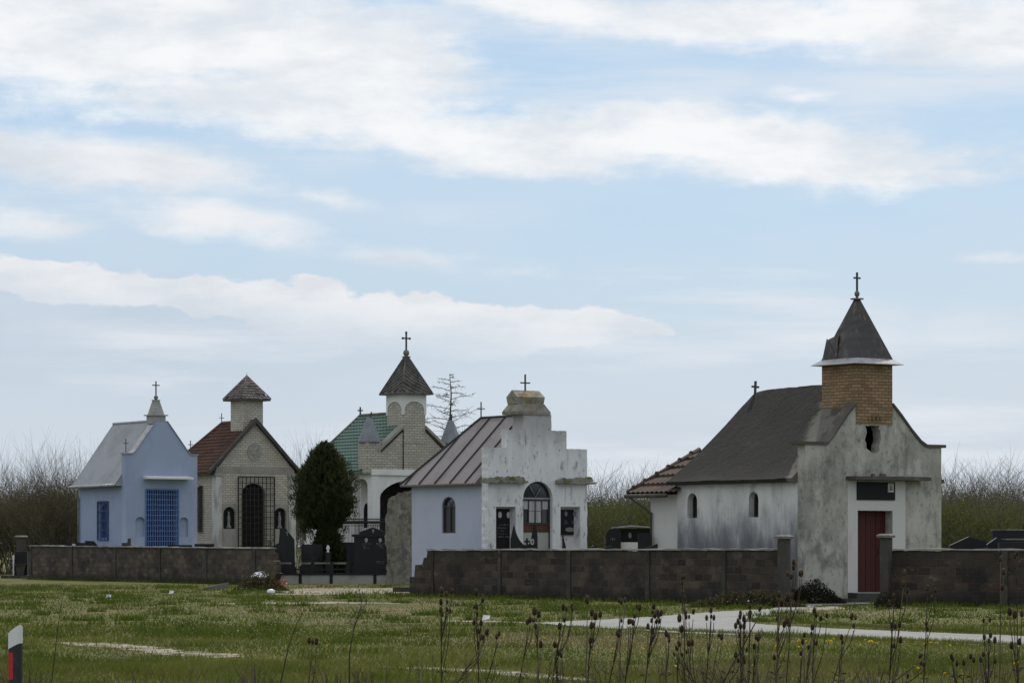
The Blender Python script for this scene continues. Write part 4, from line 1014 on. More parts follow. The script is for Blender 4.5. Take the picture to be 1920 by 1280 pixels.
g, s, ol = shape_stone(240, 130.0, [(228, 1045), (253, 1045), (252, 1024), (245, 1022), (245, 1009), (240, 1009), (239, 1017), (229, 1017)], 'grey stepped gravestone against the corner of the blue chapel', M['granite_dull'], .15, GL, plinth=False)
for v in g.children: v.data.materials[0] = M['old_concrete']
# dark grave with trough beyond the left wall
o = stone('gravestone', 'black headstone with a stone trough beyond the left end of the wall', 37, 141); s = 141/FPX
X_ = lambda px: (px-37)*s
Z_ = lambda py: CAMH+(HOR-py)*s
mb = MB(); mb.box(X_(27), X_(51), .1, .3, 0, Z_(1034)); mb.build('slab', M['granite'], o)
mb = MB(); mb.add([(X_(28), -.3, Z_(1056)), (X_(50), -.3, Z_(1056)), (X_(50), .05, Z_(1056)), (X_(28), .05, Z_(1056)), (X_(31), -.22, Z_(1063)), (X_(47), -.22, Z_(1063)), (X_(47), 0, Z_(1063)), (X_(31), 0, Z_(1063))], [(0,1,2,3),(7,6,5,4),(0,4,5,1),(1,5,6,2),(2,6,7,3),(3,7,4,0)]); mb.frustum(X_(39), -.12, .12, .1, 0, .2, .1, Z_(1063)-.001); mb.build('trough', M['old_concrete'], o)
mb = MB(); mb.box(X_(24), X_(27)-.005, -.1, .1, Z_(1049), Z_(1040)); mb.box(X_(24.4), X_(26.6), -.08, .08, 0, Z_(1049)-.001); mb.build('lantern', M['white_paint'], o)
mb = MB(); mb.box(X_(5), X_(60), -.5, .5, 0, .14); mb.build('kerb', M['old_concrete'], o)
# horned black headstone in front of the stepped chapel
o = stone('gravestone', 'black curved headstone with two horns, a cross and an oval portrait, before the arched door', 980, 88.6); s = 88.6/FPX
X_ = lambda px: (px-980)*s
Z_ = lambda py: CAMH+(HOR-py)*s
pts = [(957, 1040), (957, 1012), (960, 996), (963, 984), (964, 982), (966, 993), (970, 1004), (975, 1013), (981, 1020), (987, 1022.5), (992, 1019), (996, 1008), (998, 995), (998.5, 983), (1002, 981.5), (1005, 984), (1008, 1005), (1008, 1040)]
mb = MB(); mb.plate([(X_(a), Z_(b)) for a, b in pts], (), 'y', -.08, .08); mb.build('slab', M['granite'], o)
mb = MB(); mb.plate([(X_(a), Z_(b)) for a, b in ((1000, 982.5), (1004.5, 984), (1007.5, 1005), (1007.5, 1039), (1004, 1039), (1003.5, 1004))], (), 'y', -.10, -.081); mb.build('border', M['granite_dull'], o)
mb = MB(); mb.plate([(X_(983), Z_(1023)), (X_(993), Z_(1023)), (X_(993), Z_(1022.3)), (X_(983), Z_(1022.3))], (), 'y', -.1, .1); mb.cross(X_(988), -.0, Z_(1022.2), .22, .16, .055, .55); mb.build('cross', M['granite'], o)
marks(o, [('p', X_(998), Z_(1015), .09)], -.081)
shape_stone(1056, 87.5, [(1054, 1045), (1066, 1045), (1061, 1025), (1056, 1003), (1054, 1002)], 'narrow dark leaning stone below the right plaque of the stepped chapel', M['granite_dull'], .1)
shape_stone(1091, 85.2, [(1080, 1045), (1104, 1045), (1104, 1031), (1079, 1027.5)], 'low black stone edge just over the wall at the corner of the stepped chapel', M['granite'], .3, plinth=False)
# roofed tomb beside the annex of the weathered chapel
o = stone('family_tomb', 'roofed black tomb with pale back wall beside the annex of the stained chapel', 1185, 92.5, 'tomb', 0, None); s = 92.5/FPX
X_ = lambda px: (px-1185)*s
Z_ = lambda py: CAMH+(HOR-py)*s
mb = MB(); mb.plate([(X_(1148), Z_(987.5)), (X_(1183), Z_(984)), (X_(1232), Z_(988)), (X_(1232), Z_(990)), (X_(1183), Z_(987)), (X_(1148), Z_(990.5))], (), 'y', -.35, .55); mb.build('roof', M['zinc'], o)
mb = MB(); mb.box(X_(1158.5), X_(1163.5), -.3, -.2, 0, Z_(989.5)); mb.box(X_(1226), X_(1230), -.3, -.2, 0, Z_(989.5)); mb.build('pillar', M['granite_dull'], o)
mb = MB(); mb.box(X_(1152), X_(1228), .35, .5, 0, Z_(990.5)); mb.build('back_wall', M['granite'], o)
mb = MB(); mb.box(X_(1157), X_(1200), -.2, .2, 0, Z_(1016)); mb.build('tomb_chest', M['white_paint'], o)
oo = MB(); oval(oo, X_(1182), .349, Z_(1003), .05, .09); oo.build('portrait', M['porcelain'], o)
mb = MB(); mb.cross(X_(1185), .1, Z_(984.5), .22, .1, .03); mb.build('cross', M['cross_metal'], o)
g, s, ol = shape_stone(1147, 91.5, [(1136, 1040), (1160, 1040), (1159, 992), (1155, 989), (1149, 990), (1140, 993), (1136, 999)], 'black round shouldered headstone left of the roofed tomb', M['granite'], .15)
marks(g, [('t', (1145-1147)*s, (1152-1147)*s, CAMH+(HOR-1012)*s, .07)], -.075)
shape_stone(1208, 86.5, [(1196, 1040), (1220, 1040), (1220, 1001), (1216, 998.5), (1196, 998)], 'dark square headstone touching the annex wall', M['granite_dull'], .15)
shape_stone(1222, 84.0, [(1208, 1045), (1233, 1045), (1233, 1019), (1231, 1019), (1208, 1028)], 'small black stone with a slanted top at the foot of the annex', M['granite'], .2, plinth=False)
shape_stone(1134, 85.0, [(1118, 1045), (1148, 1045), (1148, 1022), (1118, 1030)], 'sloping black slab just over the wall left of the tomb', M['granite'], .3, plinth=False)
# graves right of the stained chapel
shape_stone(1822, 96, [(1780, 1060), (1862, 1060), (1862, 1020), (1850, 1015.5), (1816, 1005.5), (1780, 1022)], 'wide black gravestone with a gabled top right of the stained chapel', M['granite'], .3, plinth=False)
shape_stone(1868, 94, [(1850, 1060), (1888, 1060), (1888, 1016), (1872, 1008), (1868, 1007.5), (1850, 1020)], 'smaller black gravestone with a peaked top beside the wide gabled one', M['granite'], .3, plinth=False)
shape_stone(1908, 93, [(1872, 1060), (1945, 1060), (1945, 1015), (1872, 1017)], 'low black slab near the right edge of the picture', M['granite_dull'], .4, plinth=False)
for px0, px1, z0, D, lab in ((1876, 1945, 1009, 99, 'black bench like stone with thin pale top at the right edge'), (1860, 1950, 991.5, 104, 'farther pale rail on dark stone at the right edge')):
    o = stone('grave_slab', lab, (px0+px1)/2, D, 'gravestone'); s = D/FPX; h = CAMH+(HOR-z0)*s; w = (px1-px0)*s/2
    mb = MB(); mb.box(-w, w, -.1, .1, 0 if z0 > 1000 else h-.5, h-.05); mb.box(-w*.9, -w*.8, -.08, .08, 0, h-.06); mb.build('slab', M['granite'], o); mb = MB(); mb.box(-w-.03, w+.03, -.13, .13, h-.049, h); mb.build('top_slab', M['coping'], o)
    mb = MB(); mb.lathe(w*.35, 0, [(.06, h+.001), (.07, h+.05), (.04, h+.1), (.07, h+.17)], 8); mb.build('urn', M['granite_dull'], o)

# ---- odds and ends on the grass
def block(name, label, cat, px, py, sx, sy, sz, m, rz=0, rx=0, ry=0):
    p = gnd(px, py); o = empty(name, p, rz); o.rotation_euler = (rx, ry, rz); tag(o, label, cat); rg = random.Random(px)
    mb = MB(); mb.plate(rough(rect(-sx/2, sx/2, 0, sz), .12, .012, rg), (), 'y', -sy/2, sy/2); mb.build('block', m, o); return o
def single(name, label, cat, mb, m, p, rz=0, group=None):
    o = mb.build(name, m); o.location = p; o.rotation_euler.z = rz; return tag(o, label, cat, group)
mb = MB(); mb.plate(rough(rect(-.45, .45, 0, .16), .1, .012), (), 'y', -.3, .3); single('stone_step', 'flat concrete block lying at the broken end of the long wall', 'block', mb, M['old_concrete'], gnd(762, 1109), R(5))
mb = MB(); mb.plate(rough([(-.5, 0), (.45, 0), (.55, .12), (.1, .26), (-.3, .2)], .1, .02), (), 'y', -.25, .25); single('stone', 'pale lump of rubble at the foot of the broken wall end', 'stone', mb, M['coping'], gnd(810, 1117), R(12))
mb = MB(); mb.add([(-.45,-.1,.02),(.40,-.1,.04),(.46,.1,.24),(-.30,.12,.10),(-.45,-.08,.05),(.40,-.08,.07),(.46,.12,.27),(-.30,.14,.13)], [(3,2,1,0),(4,5,6,7),(0,1,5,4),(1,2,6,5),(2,3,7,6),(3,0,4,7)]); single('broken_board', 'grey broken board leaning in the grass by the left wall', 'board', mb, M['old_concrete'], gnd(404, 1105.5))
rg = random.Random(21)
def heap(name, label, cat, p, w, d, h, n, m, lsize, seed, kind=None, mound=None):
    rg = random.Random(seed); mb = MB()
    for i in range(n):
        t = rg.uniform(0, 6.283); r = math.sqrt(rg.random()); x = r*math.cos(t)*w; y = r*math.sin(t)*d
        top = h*max(0, 1-r*r)*(0.6+.6*mnoise.noise(Vector((x*1.7+seed, y*1.7, 0)))+.25)
        z = max(.01, top*rg.uniform(.3, 1.05)); a = Vector((rg.uniform(-1,1), rg.uniform(-1,1), rg.uniform(-.6,1))).normalized()*lsize*rg.uniform(.5, 1.3)
        b = a.cross(Vector((rg.uniform(-1,1), rg.uniform(-1,1), rg.uniform(-1,1)))).normalized()*lsize*rg.uniform(.15, .4)
        c = Vector((x, y, z)); mb.add([c-b, c+a, c+b], [(0,1,2)])
    o = mb.build(name, m, None, recalc=False); o.location = p; tag(o, label, cat, None, kind); return o
heap('garden_waste', 'mound of dead flowers and wreaths dumped beside the left wall end', 'waste heap', gnd(488, 1107), .95, .8, .62, 2600, M['debris'], .10, 3)
mb = MB()
for k in range(26):
    t = rg.uniform(0, 6.28); r = .30*math.sqrt(rg.random()); x, y = r*math.cos(t)*.9, r*math.sin(t)*.6; z = .04+.16*(1-r/.32)+rg.uniform(0, .06)
    mb.add([(x-.09, y, z-.03), (x+.07, y-.05, z-.02), (x+.1, y+.05, z+.06), (x-.05, y+.06, z+.05)], [(0,1,2),(0,2,3)])
single('plastic_bag', 'crumpled white plastic bag on the heap of dead flowers', 'bag', mb, M['plastic_white'], gnd(486, 1105)+Vector((0, -.1, .36)))
mb = MB()
for k in range(60):
    c = Vector((rg.uniform(-.16,.16), rg.uniform(-.1,.1), rg.uniform(.0,.28))); a = Vector((rg.uniform(-1,1), rg.uniform(-1,1), rg.uniform(-1,1))).normalized()*.07; b = Vector((rg.uniform(-1,1), rg.uniform(-1,1), rg.uniform(-1,1))).normalized()*.06
    mb.add([c, c+a, c+b], [(0,1,2)])
single('plastic_flowers', 'bunch of red plastic flowers at the edge of the dead flower heap', 'flowers', mb, M['plastic_red'], gnd(528, 1106)+Vector((0, 0, .08)))
mb = MB(); mb.lathe(0, 0, [(.06, 0), (.13, .04), (.12, .12), (.05, .16)], 8); single('plastic_cup', 'small round white plastic pot in the grass under the heap', 'pot', mb, M['plastic_white'], gnd(508, 1113))
mb = MB()
for k in range(14):
    x, y = rg.uniform(-.35, .35), rg.uniform(-.15, .15); mb.add([(x-.16, y, .05), (x+.14, y-.03, .07), (x+.16, y+.06, .16), (x-.1, y+.08, .14)], [(0,1,2,3)])
single('plastic_sheet', 'torn pale plastic sheet caught in weeds below the long wall', 'plastic sheet', mb, M['plastic_white'], gnd(1388, 1134))
for px, py, lab in ((321, 1114, 'white scrap of litter in the grass before the left wall'), (911, 1164, 'white scrap of paper lying on the open grass'), (203, 1122, 'pale scrap of paper far left in the grass')):
    mb = MB(); mb.add([(-.08, 0, .02), (.07, -.02, .05), (.09, .03, .12), (-.05, .02, .13)], [(0,1,2,3)]); single('litter', lab, 'litter', mb, M['plastic_white'], gnd(px, py), group='scraps of litter on the grass')
v = heap('ivy_heap', 'dark heap of dead vines at the foot of the stained chapel', 'vines', gnd(1516, 1131), 1.0, .5, .62, 9000, M['vine_leaf'], .055, 5)
v = heap('ivy_heap', 'low dark tangle of vines beside the gate post at the red door', 'vines', gnd(1664, 1141), .35, .3, .5, 1200, M['vine_leaf'], .05, 6)
heap('dry_weeds', 'brown dry weeds along the foot of the long wall near the gate', 'weeds', gnd(1400, 1138), 1.5, .35, .45, 2600, M['debris'], .10, 8, 'stuff')

# ================================================================== TREES AND THICKETS
def branch(mb, p, d, L, r, depth, rg, leaves, up=.12, spread=.55, nchild=4, gn=4):
    pts = [p]; rad = [r]; n = 4; q = p.copy(); dd = d.copy()
    for i in range(n):
        dd = (dd + Vector((rg.uniform(-1,1), rg.uniform(-1,1), rg.uniform(-.6,1)))*.13 + Vector((0,0,up))*.5).normalized()
        q = q + dd*L/n; pts.append(q.copy()); rad.append(r*(1-.7*(i+1)/n))
    mb.tube(pts, rad, 3 if depth < 2 else gn, False, False)
    if leaves is not None and depth <= 1: leaves += [pts[2], pts[3], pts[4]]
    if depth <= 0: return
    for k in range(nchild):
        i = rg.randint(1, n-1) if k else n-1
        a = Vector((rg.uniform(-1,1), rg.uniform(-1,1), rg.uniform(-.2,.8))).normalized()
        nd = (dd*(1-spread) + a*spread).normalized()
        branch(mb, pts[i].lerp(pts[i+1], rg.random()), nd, L*rg.uniform(.5, .75), max(rad[i]*.6, .007), depth-1, rg, leaves, up, spread, nchild, gn)
def leafcards(mb, pts, n, size, jit, rg):
    for k in range(n):
        c = rg.choice(pts) + Vector((rg.gauss(0, jit), rg.gauss(0, jit), rg.gauss(0, jit)))
        a = Vector((rg.uniform(-1,1), rg.uniform(-1,1), rg.uniform(-1,1))).normalized()*size*rg.uniform(.5, 1.2)
        b = a.cross(Vector((rg.uniform(-1,1), rg.uniform(-1,1), rg.uniform(-1,1)))).normalized()*size*rg.uniform(.25, .5)
        mb.add([c-a*.5, c+b, c+a*.5, c-b], [(0,1,2,3)])
def shrub_mesh(seed, H, stems, nleaf, mleaf, whips):
    rg = random.Random(seed); mb = MB(); pts = []
    for k in range(stems):
        t = rg.uniform(0, 6.283); r = rg.uniform(.1, 1.5); base = Vector((r*math.cos(t), r*math.sin(t)*.8, 0))
        d = Vector((math.cos(t)*.55*r/1.5+rg.uniform(-.3,.3), math.sin(t)*.4, 1)).normalized()
        h = H*rg.uniform(.45, .80)
        branch(mb, base, d, h, .024, 2, rg, pts, .12, .55, 6)
    for k in range(whips):
        t = rg.uniform(0, 6.283); r = rg.uniform(.1, 1.3); base = Vector((r*math.cos(t), r*math.sin(t)*.8, H*.3))
        d = Vector((rg.uniform(-.25,.25), rg.uniform(-.2,.2), 1)).normalized(); branch(mb, base, d, H*rg.uniform(.42, .70), .014, 1, rg, None, .3, .35, 4)
    lf = MB(); low = [p for p in pts if p.z < H*.88]
    leafcards(lf, low, nleaf*4, .075, .28, rg)
    return mb, lf
GB = {'left': ('bare brown shrub of the thicket left of the blue chapel', 'leafless shrubs of the thicket left of the blue chapel'),
      'mid': ('half bare shrub of the thicket between the stepped chapel and the tomb', 'shrubs of the thicket between the two right chapels'),
      'right': ('olive green shrub of the thicket behind the wall right of the stained chapel', 'shrubs of the thicket at the right edge')}
protos = []
for k, (seed, H, st, nl, ml, wh) in enumerate(((1, 5.0, 15, 1700, 'bush_leaf', 7), (2, 5.4, 16, 1500, 'bush_leaf', 9), (3, 4.8, 15, 2000, 'bush_leaf_green', 6), (4, 5.2, 15, 1800, 'bush_leaf_green', 7))):
    a, b = shrub_mesh(seed, H, st, nl, ml, wh)
    ta = a.build('branches', M['twig'], None, False); tb = b.build('foliage', M[ml], None, False)
    protos.append((ta.data, tb.data, H)); bpy.data.objects.remove(ta); bpy.data.objects.remove(tb)
def shrub(k, px, D, topy, region, wide=1.0, rg=random.Random(77)):
    tw, lf, H = protos[k]
    o = empty('shrub', ((px-960)/FPX*D, D, 0), rg.uniform(0, 6.28)); lab, gr = GB[region]; tag(o, lab, 'shrub', gr)
    h = (CAMH+(HOR-topy)/FPX*D)/(H*1.10); o.scale = (wide*1.05, wide*1.05, h)
    link('branches', tw, o); link('foliage', lf, o)
rg = random.Random(31)
for px in range(-60, 200, 19): shrub(rg.choice((0, 1)), px+rg.uniform(-6, 6), rg.uniform(160, 172), rg.uniform(896, 918), 'left', rg.uniform(.9, 1.15))
for px, tp in ((28, 872), (62, 868), (98, 850), (130, 858), (118, 848)): shrub(1, px, rg.uniform(156, 160), tp+14, 'left', .75)
for px in range(1085, 1330, 24): shrub(rg.choice((2, 3, 1)), px+rg.uniform(-6, 6), rg.uniform(128, 138), rg.uniform(900, 925), 'mid', rg.uniform(.85, 1.1))
for px in (1120, 1160, 1215): shrub(2, px, rg.uniform(122, 127), rg.uniform(900, 930), 'mid', .8)
for px in range(1750, 1990, 22): shrub(rg.choice((2, 3, 3, 1)), px+rg.uniform(-6, 6), rg.uniform(126, 136), rg.uniform(892, 918), 'right', rg.uniform(.9, 1.15))
for px in (1775, 1810, 1850, 1905): shrub(rg.choice((2, 3)), px, rg.uniform(112, 120), rg.uniform(895, 930), 'right', .85)
GB['gap'] = ('half bare green shrub glimpsed between the brick chapel and the evergreen tree', 'shrubs glimpsed beyond the brick chapel')
for px, tp in ((548, 850), (566, 838), (590, 880), (536, 905)): shrub(1 if tp < 860 else 2, px, rg.uniform(158, 164), tp+14, 'gap', .55)
for px in range(330, 760, 45): shrub(0, px, rg.uniform(175, 185), rg.uniform(900, 915), 'left', 1.0) if px < 0 else None

# bare spindly tree behind the green chapel
o = empty('bare_tree', ((843-960)/FPX*142, 142, 0)); tag(o, 'bare spindly tree with thin drooping branches behind the green roofed chapel', 'tree')
s = 142/FPX; H = CAMH+(HOR-700)*s; rg = random.Random(17); mb = MB()
mb.tube([(0, 0, 0), (.05, 0, H*.4), (-.02, .02, H*.7), (.08, 0, H*.9), (.0, 0, H)], [.13, .09, .06, .035, .012], 6); mb.build('trunk', M['bark'], o)
mb = MB()
for k in range(46):
    t = .46+.54*(k/46)**.9; z = H*t; a = k*2.4+rg.uniform(-.4, .4); L = (1-t)**.7*3.7+.25; L *= rg.uniform(.75, 1.15)
    d = Vector((math.cos(a), math.sin(a)*.9, rg.uniform(.05, .4))); p = Vector((.02, 0, z)); pts = [p]
    for i in range(1, 6): pts.append(p + d*L*i/5 + Vector((rg.uniform(-.06,.06), rg.uniform(-.06,.06), -.10*L*(i/5)**2*rg.uniform(0, 2.0))))
    mb.tube(pts, [.020, .017, .014, .012, .009, .007], 3, False, False)
    for i in range(1, 6):
        for q in range(3):
            dd = (d.normalized()*.5 + Vector((rg.uniform(-1,1), rg.uniform(-1,1), rg.uniform(-.8,.5)))*.8).normalized(); l = L*rg.uniform(.12, .32)
            c = pts[i-1].lerp(pts[i], rg.random()); e = c+dd*l; mb.tube([c, c.lerp(e, .5)+Vector((0,0,.03)), e], [.009, .007, .005], 3, False, False)
mb.build('branches', M['twig'], o)

# evergreen in front of the green roofed chapel
D = 123.6; o = empty('evergreen_tree', ((608-960)/FPX*D, D, 0)); tag(o, 'dense dark egg shaped evergreen tree with a ragged lower edge', 'tree'); s = D/FPX
rg = random.Random(4); zt = CAMH+(HOR-838)*s; zb = CAMH+(HOR-992)*s; R0 = 1.46
mb = MB(); mb.tube([(0, 0, 0), (.02, 0, zb), (0, 0, zt-.8)], [.20, .16, .04], 7)
for k in range(14): a = k*1.9; mb.tube([(0, 0, zb+.1+k*.16), (math.cos(a)*.5, math.sin(a)*.5, zb+.6+k*.17), (math.cos(a)*.9, math.sin(a)*.9, zb+1.2+k*.14)], [.05, .035, .015], 4)
mb.build('trunk', M['bark'], o)
mb = MB()
def prof(t): return (min(1, .55+t*1.8) if t < .3 else 1)*(1-max(0, (t-.3)/.7)**1.75)**.65
tips = []
for k in range(700):
    t = rg.random()**.95; a = rg.uniform(0, 6.283); lump = 1+.20*mnoise.noise(Vector((math.cos(a)*1.8, math.sin(a)*1.8, t*4)))
    r = R0*prof(t)*lump*rg.uniform(.66, 1.0); z = zb+(zt-zb)*t
    if t < .12: z -= rg.uniform(0, .55)*(1 if mnoise.noise(Vector((math.cos(a)*2.2, math.sin(a)*2.2, 3))) > -.1 else .1)
    tips.append((Vector((r*math.cos(a), r*math.sin(a), z)), a, t))
for c, a, t in tips:
    out = Vector((math.cos(a), math.sin(a), 0)); up = (Vector((0,0,1))*(.7+.5*t) + out*.55).normalized()
    for q in range(30):
        dd = (up + Vector((rg.gauss(0,1), rg.gauss(0,1), rg.gauss(0,1)))*.38).normalized(); l = rg.uniform(.05, .14); w = dd.cross(Vector((rg.uniform(-1,1), rg.uniform(-1,1), rg.uniform(-1,1)))).normalized()*l*.17
        p = c + Vector((rg.gauss(0,.07), rg.gauss(0,.07), rg.gauss(0,.09))); mb.add([p-w, p+dd*l, p+w], [(0,1,2)])
for k in range(3800):   # inner sprays so the crown is dense
    t = rg.random(); a = rg.uniform(0, 6.283); r = R0*prof(t)*.78*math.sqrt(rg.random()); z = zb+(zt-zb)*t
    dd = Vector((rg.gauss(0,.5), rg.gauss(0,.5), 1)).normalized(); l = rg.uniform(.15, .4); w = dd.cross(Vector((rg.uniform(-1,1), rg.uniform(-1,1), .1))).normalized()*l*.33
    p = Vector((r*math.cos(a), r*math.sin(a), z)); mb.add([p-w, p+dd*l, p+w], [(0,1,2)])
mb.build('crown', M['thuja_leaf'], o, False)
D = 123.0; o = empty('evergreen_bush', ((614-960)/FPX*D, D, 0)); tag(o, 'small dark conical evergreen bush under the egg shaped evergreen', 'bush'); s = D/FPX
zt = CAMH+(HOR-970)*s; mb = MB(); mb.tube([(0, 0, 0), (0, 0, zt*.8)], [.07, .02], 6); mb.build('stem', M['bark'], o); mb = MB()
for k in range(9000):
    t = rg.random(); a = rg.uniform(0, 6.283); r = .88*(1-t**1.4)**.7*rg.uniform(.5, 1.03); z = .15+(zt-.15)*t
    dd = Vector((math.cos(a)*.4+rg.gauss(0,.3), math.sin(a)*.4+rg.gauss(0,.3), .8)).normalized(); l = rg.uniform(.06, .2); w = dd.cross(Vector((rg.uniform(-1,1), rg.uniform(-1,1), .1))).normalized()*l*.22
    p = Vector((r*math.cos(a), r*math.sin(a), z)); mb.add([p-w, p+dd*l, p+w], [(0,1,2)])
mb.build('foliage', M['thuja_leaf'], o, False)
# leafy dark plant at the brick chapel doorway
heap('potted_shrub', 'small dark leafy plant at the doorway of the brick chapel', 'plant', at(503, HOR, 121.6)-Vector((0, 0, CAMH)), .45, .35, 1.95, 1500, M['thuja_leaf'], .10, 11)
mb = MB()
# ================================================================== GROUND
def inpoly(x, y, pl):
    c = False; j = len(pl)-1
    for i in range(len(pl)):
        xi, yi = pl[i]; xj, yj = pl[j]
        if (yi > y) != (yj > y) and x < (xj-xi)*(y-yi)/(yj-yi)+xi: c = not c
        j = i
    return c
def gp(lst): return [(gnd(*p).x, gnd(*p).y) for p in lst]
path_main = gp([(1005, 1168.5), (1060, 1164.5), (1130, 1161.5), (1215, 1156), (1300, 1149.5), (1380, 1144.5), (1440, 1141), (1480, 1136.5), (1505, 1132), (1580, 1129), (1660, 1128), (1664, 1131), (1560, 1133.5), (1510, 1138), (1478, 1145.5), (1440, 1152.5), (1412, 1159), (1404, 1164), (1420, 1169), (1470, 1173.5), (1560, 1178), (1650, 1181.5), (1780, 1187), (1920, 1192.5), (2050, 1197),
              (2050, 1220), (1920, 1213), (1800, 1208), (1690, 1202), (1580, 1196.5), (1500, 1193), (1400, 1190.5), (1340, 1188.5), (1250, 1185.5), (1180, 1179.5), (1100, 1174.5)])
rg = random.Random(99)
# the ground sheet
m, nt, out = nt_new('grass_ground'); tc = N(nt, 'ShaderNodeTexCoord'); ob = tc.outputs['Object']
bs = N(nt, 'ShaderNodeBsdfPrincipled'); nt.links.new(bs.outputs[0], out.inputs[0]); bs.inputs['Roughness'].default_value = .95; bs.inputs['Specular IOR Level'].default_value = .1
col = mixc(nt, maprange(nt, noise(nt, ob, (.35,.16,1), 6, .6), .38, .66), (.105,.106,.030), (.066,.076,.020))  # grass tone; the noise also paints in the shading of slight undulations
col = mixc(nt, maprange(nt, noise(nt, ob, (.22,.09,1), 5, .6, (5,3,1)), .48, .64, 0, .9), col, (.15,.125,.065))
col = mixc(nt, maprange(nt, noise(nt, ob, (2.2,1.1,1), 6, .7, (1,8,1)), .48, .70, 0, .7), col, (.026,.040,.012))
col = mixc(nt, maprange(nt, noise(nt, ob, (7,3.5,1), 4, .7, (4,4,1)), .55, .70, 0, .6), col, (.11,.115,.045))
nt.links.new(col, bs.inputs['Base Color'])
b = N(nt, 'ShaderNodeBump'); b.inputs['Strength'].default_value = .8; b.inputs['Distance'].default_value = .06; nt.links.new(noise(nt, ob, (6,4,6), 6, .7), b.inputs['Height']); nt.links.new(b.outputs[0], bs.inputs['Normal'])
M['grass_ground'] = m
mb = MB(); ys = [-20, 10, 40, 70, 100, 140, 200, 300, 500, 900, 1800, 3500]; xs_ = [-2500, -600, -150, -50, 0, 50, 150, 600, 2500]
vs = [(x, y, 0) for y in ys for x in xs_]; n = len(xs_)
mb.add(vs, [(j*n+i, j*n+i+1, (j+1)*n+i+1, (j+1)*n+i) for j in range(len(ys)-1) for i in range(n-1)])
tag(mb.build('ground', M['grass_ground'], None, False), kind='structure')
def sheet(name, poly, m, z, step, amp, seed):
    mb = MB(); rgx = random.Random(seed); pl = rough(poly, step, amp, rgx); tris = tessellate_polygon([[Vector((p[0], p[1], 0)) for p in pl]])
    mb.add([(p[0], p[1], z) for p in pl], [t for t in tris]); o = mb.build(name, m); tag(o, kind='structure')
    for p in o.data.polygons:
        if p.normal.z < 0: p.flip()
    return pl
sheet('path', path_main, M['path_concrete'], .008, .25, .11, 3)
tracks = []
def track(c, w, seed, jit=.22):
    """a ragged worn strip following the centre line c of (px, py)"""
    g_ = [gnd(*p) for p in c]; L = []; Rr = []
    for i, p in enumerate(g_):
        d = (g_[min(i+1, len(g_)-1)]-g_[max(i-1, 0)]).normalized(); nn = Vector((-d.y, d.x, 0)); ww = w*(.25 if i in (0, len(g_)-1) else 1)
        L.append((p+nn*ww).to_2d()[:]); Rr.append((p-nn*ww).to_2d()[:])
    pl = sheet('dirt_track', L+Rr[::-1], M['dirt'], .004+.0005*seed, .25, jit, seed); tracks.append(pl)
track([(112, 1204), (170, 1207), (240, 1213), (320, 1221), (390, 1228.5), (428, 1233)], .42, 1)
track([(712, 1249.5), (790, 1252.5), (880, 1257), (960, 1263), (1040, 1271), (1110, 1277)], .30, 2, .12)
track([(425, 1132), (500, 1131), (590, 1129), (690, 1134), (760, 1138)], 1.3, 3, .5)
track([(590, 1115), (650, 1109), (720, 1103.5), (790, 1102)], 3.0, 4, .6)
track([(830, 1162), (930, 1166), (1010, 1168)], .5, 5, .3)
track([(1450, 1150), (1520, 1140), (1580, 1137)], 1.0, 6, .4)
tag(single('grass_mat', None, None, MB().box(0, 0, 0, 0, 0, 0), M['dirt'], (0, 0, 0)), None) if False else None

# ---- grass blades, one uncountable mass
def blocked(x, y):
    if inpoly(x, y, path_main): return 1.0
    for t in tracks:
        if inpoly(x, y, t): return .82
    return 0
M['grass_blade'] = None
m, nt, out = nt_new('grass_blade'); tc = N(nt, 'ShaderNodeTexCoord'); g_ = N(nt, 'ShaderNodeNewGeometry')
big = noise(nt, tc.outputs['Object'], (.30,.14,.3), 5, .6, (2,2,0)); dry = noise(nt, tc.outputs['Object'], (.22,.09,.3), 5, .6, (5,3,1))  # big: blade tone with undulation shading painted in
col = mixc(nt, g_.outputs['Random Per Island'], (.108,.122,.024), (.158,.164,.044)); col = mixc(nt, maprange(nt, big, .44, .58, 0, .9), col, (.074,.098,.018)); col = mixc(nt, maprange(nt, dry, .50, .66, 0, .8), col, (.165,.148,.068))
rp = math_(nt, 'GREATER_THAN', g_.outputs['Random Per Island'], .95); col = mixc(nt, math_(nt, 'MULTIPLY', rp, .8), col, (.19,.16,.085))
d = N(nt, 'ShaderNodeBsdfDiffuse'); t = N(nt, 'ShaderNodeBsdfTranslucent'); mx = N(nt, 'ShaderNodeMixShader'); mx.inputs[0].default_value = .4
nt.links.new(col, d.inputs[0]); nt.links.new(col, t.inputs[0]); nt.links.new(d.outputs[0], mx.inputs[1]); nt.links.new(t.outputs[0], mx.inputs[2]); nt.links.new(mx.outputs[0], out.inputs[0]); M['grass_blade'] = m
V = []; Fc = []
def blade(x, y, h, w, lean):
    a = rg.uniform(0, 6.283); c, s_ = math.cos(a)*w, math.sin(a)*w; b = rg.uniform(0, 6.283); k = len(V)
    V.extend(((x-c, y-s_, 0), (x+c, y+s_, 0), (x+math.cos(b)*lean*h, y+math.sin(b)*lean*h, h))); Fc.append((k, k+1, k+2))
def field(y0, y1, n, h0, h1, w, side=.19):
    for i in range(n):
        y = math.sqrt(rg.uniform(y0*y0, y1*y1)); x = rg.uniform(-side, side)*y
        nz = mnoise.noise(Vector((x*.45, y*.22, 1.7))); nb = blocked(x, y)
        if nb and rg.random() < nb: continue
        h = rg.uniform(h0, h1)*(1+.7*nz)
        blade(x, y, max(h, .02), w, .8)
field(14, 31, 9000, .06, .16, .006)
field(31, 40, 52000, .04, .10, .0055); field(40, 58, 52000, .03, .065, .009); field(58, 118, 46000, .03, .07, .016)
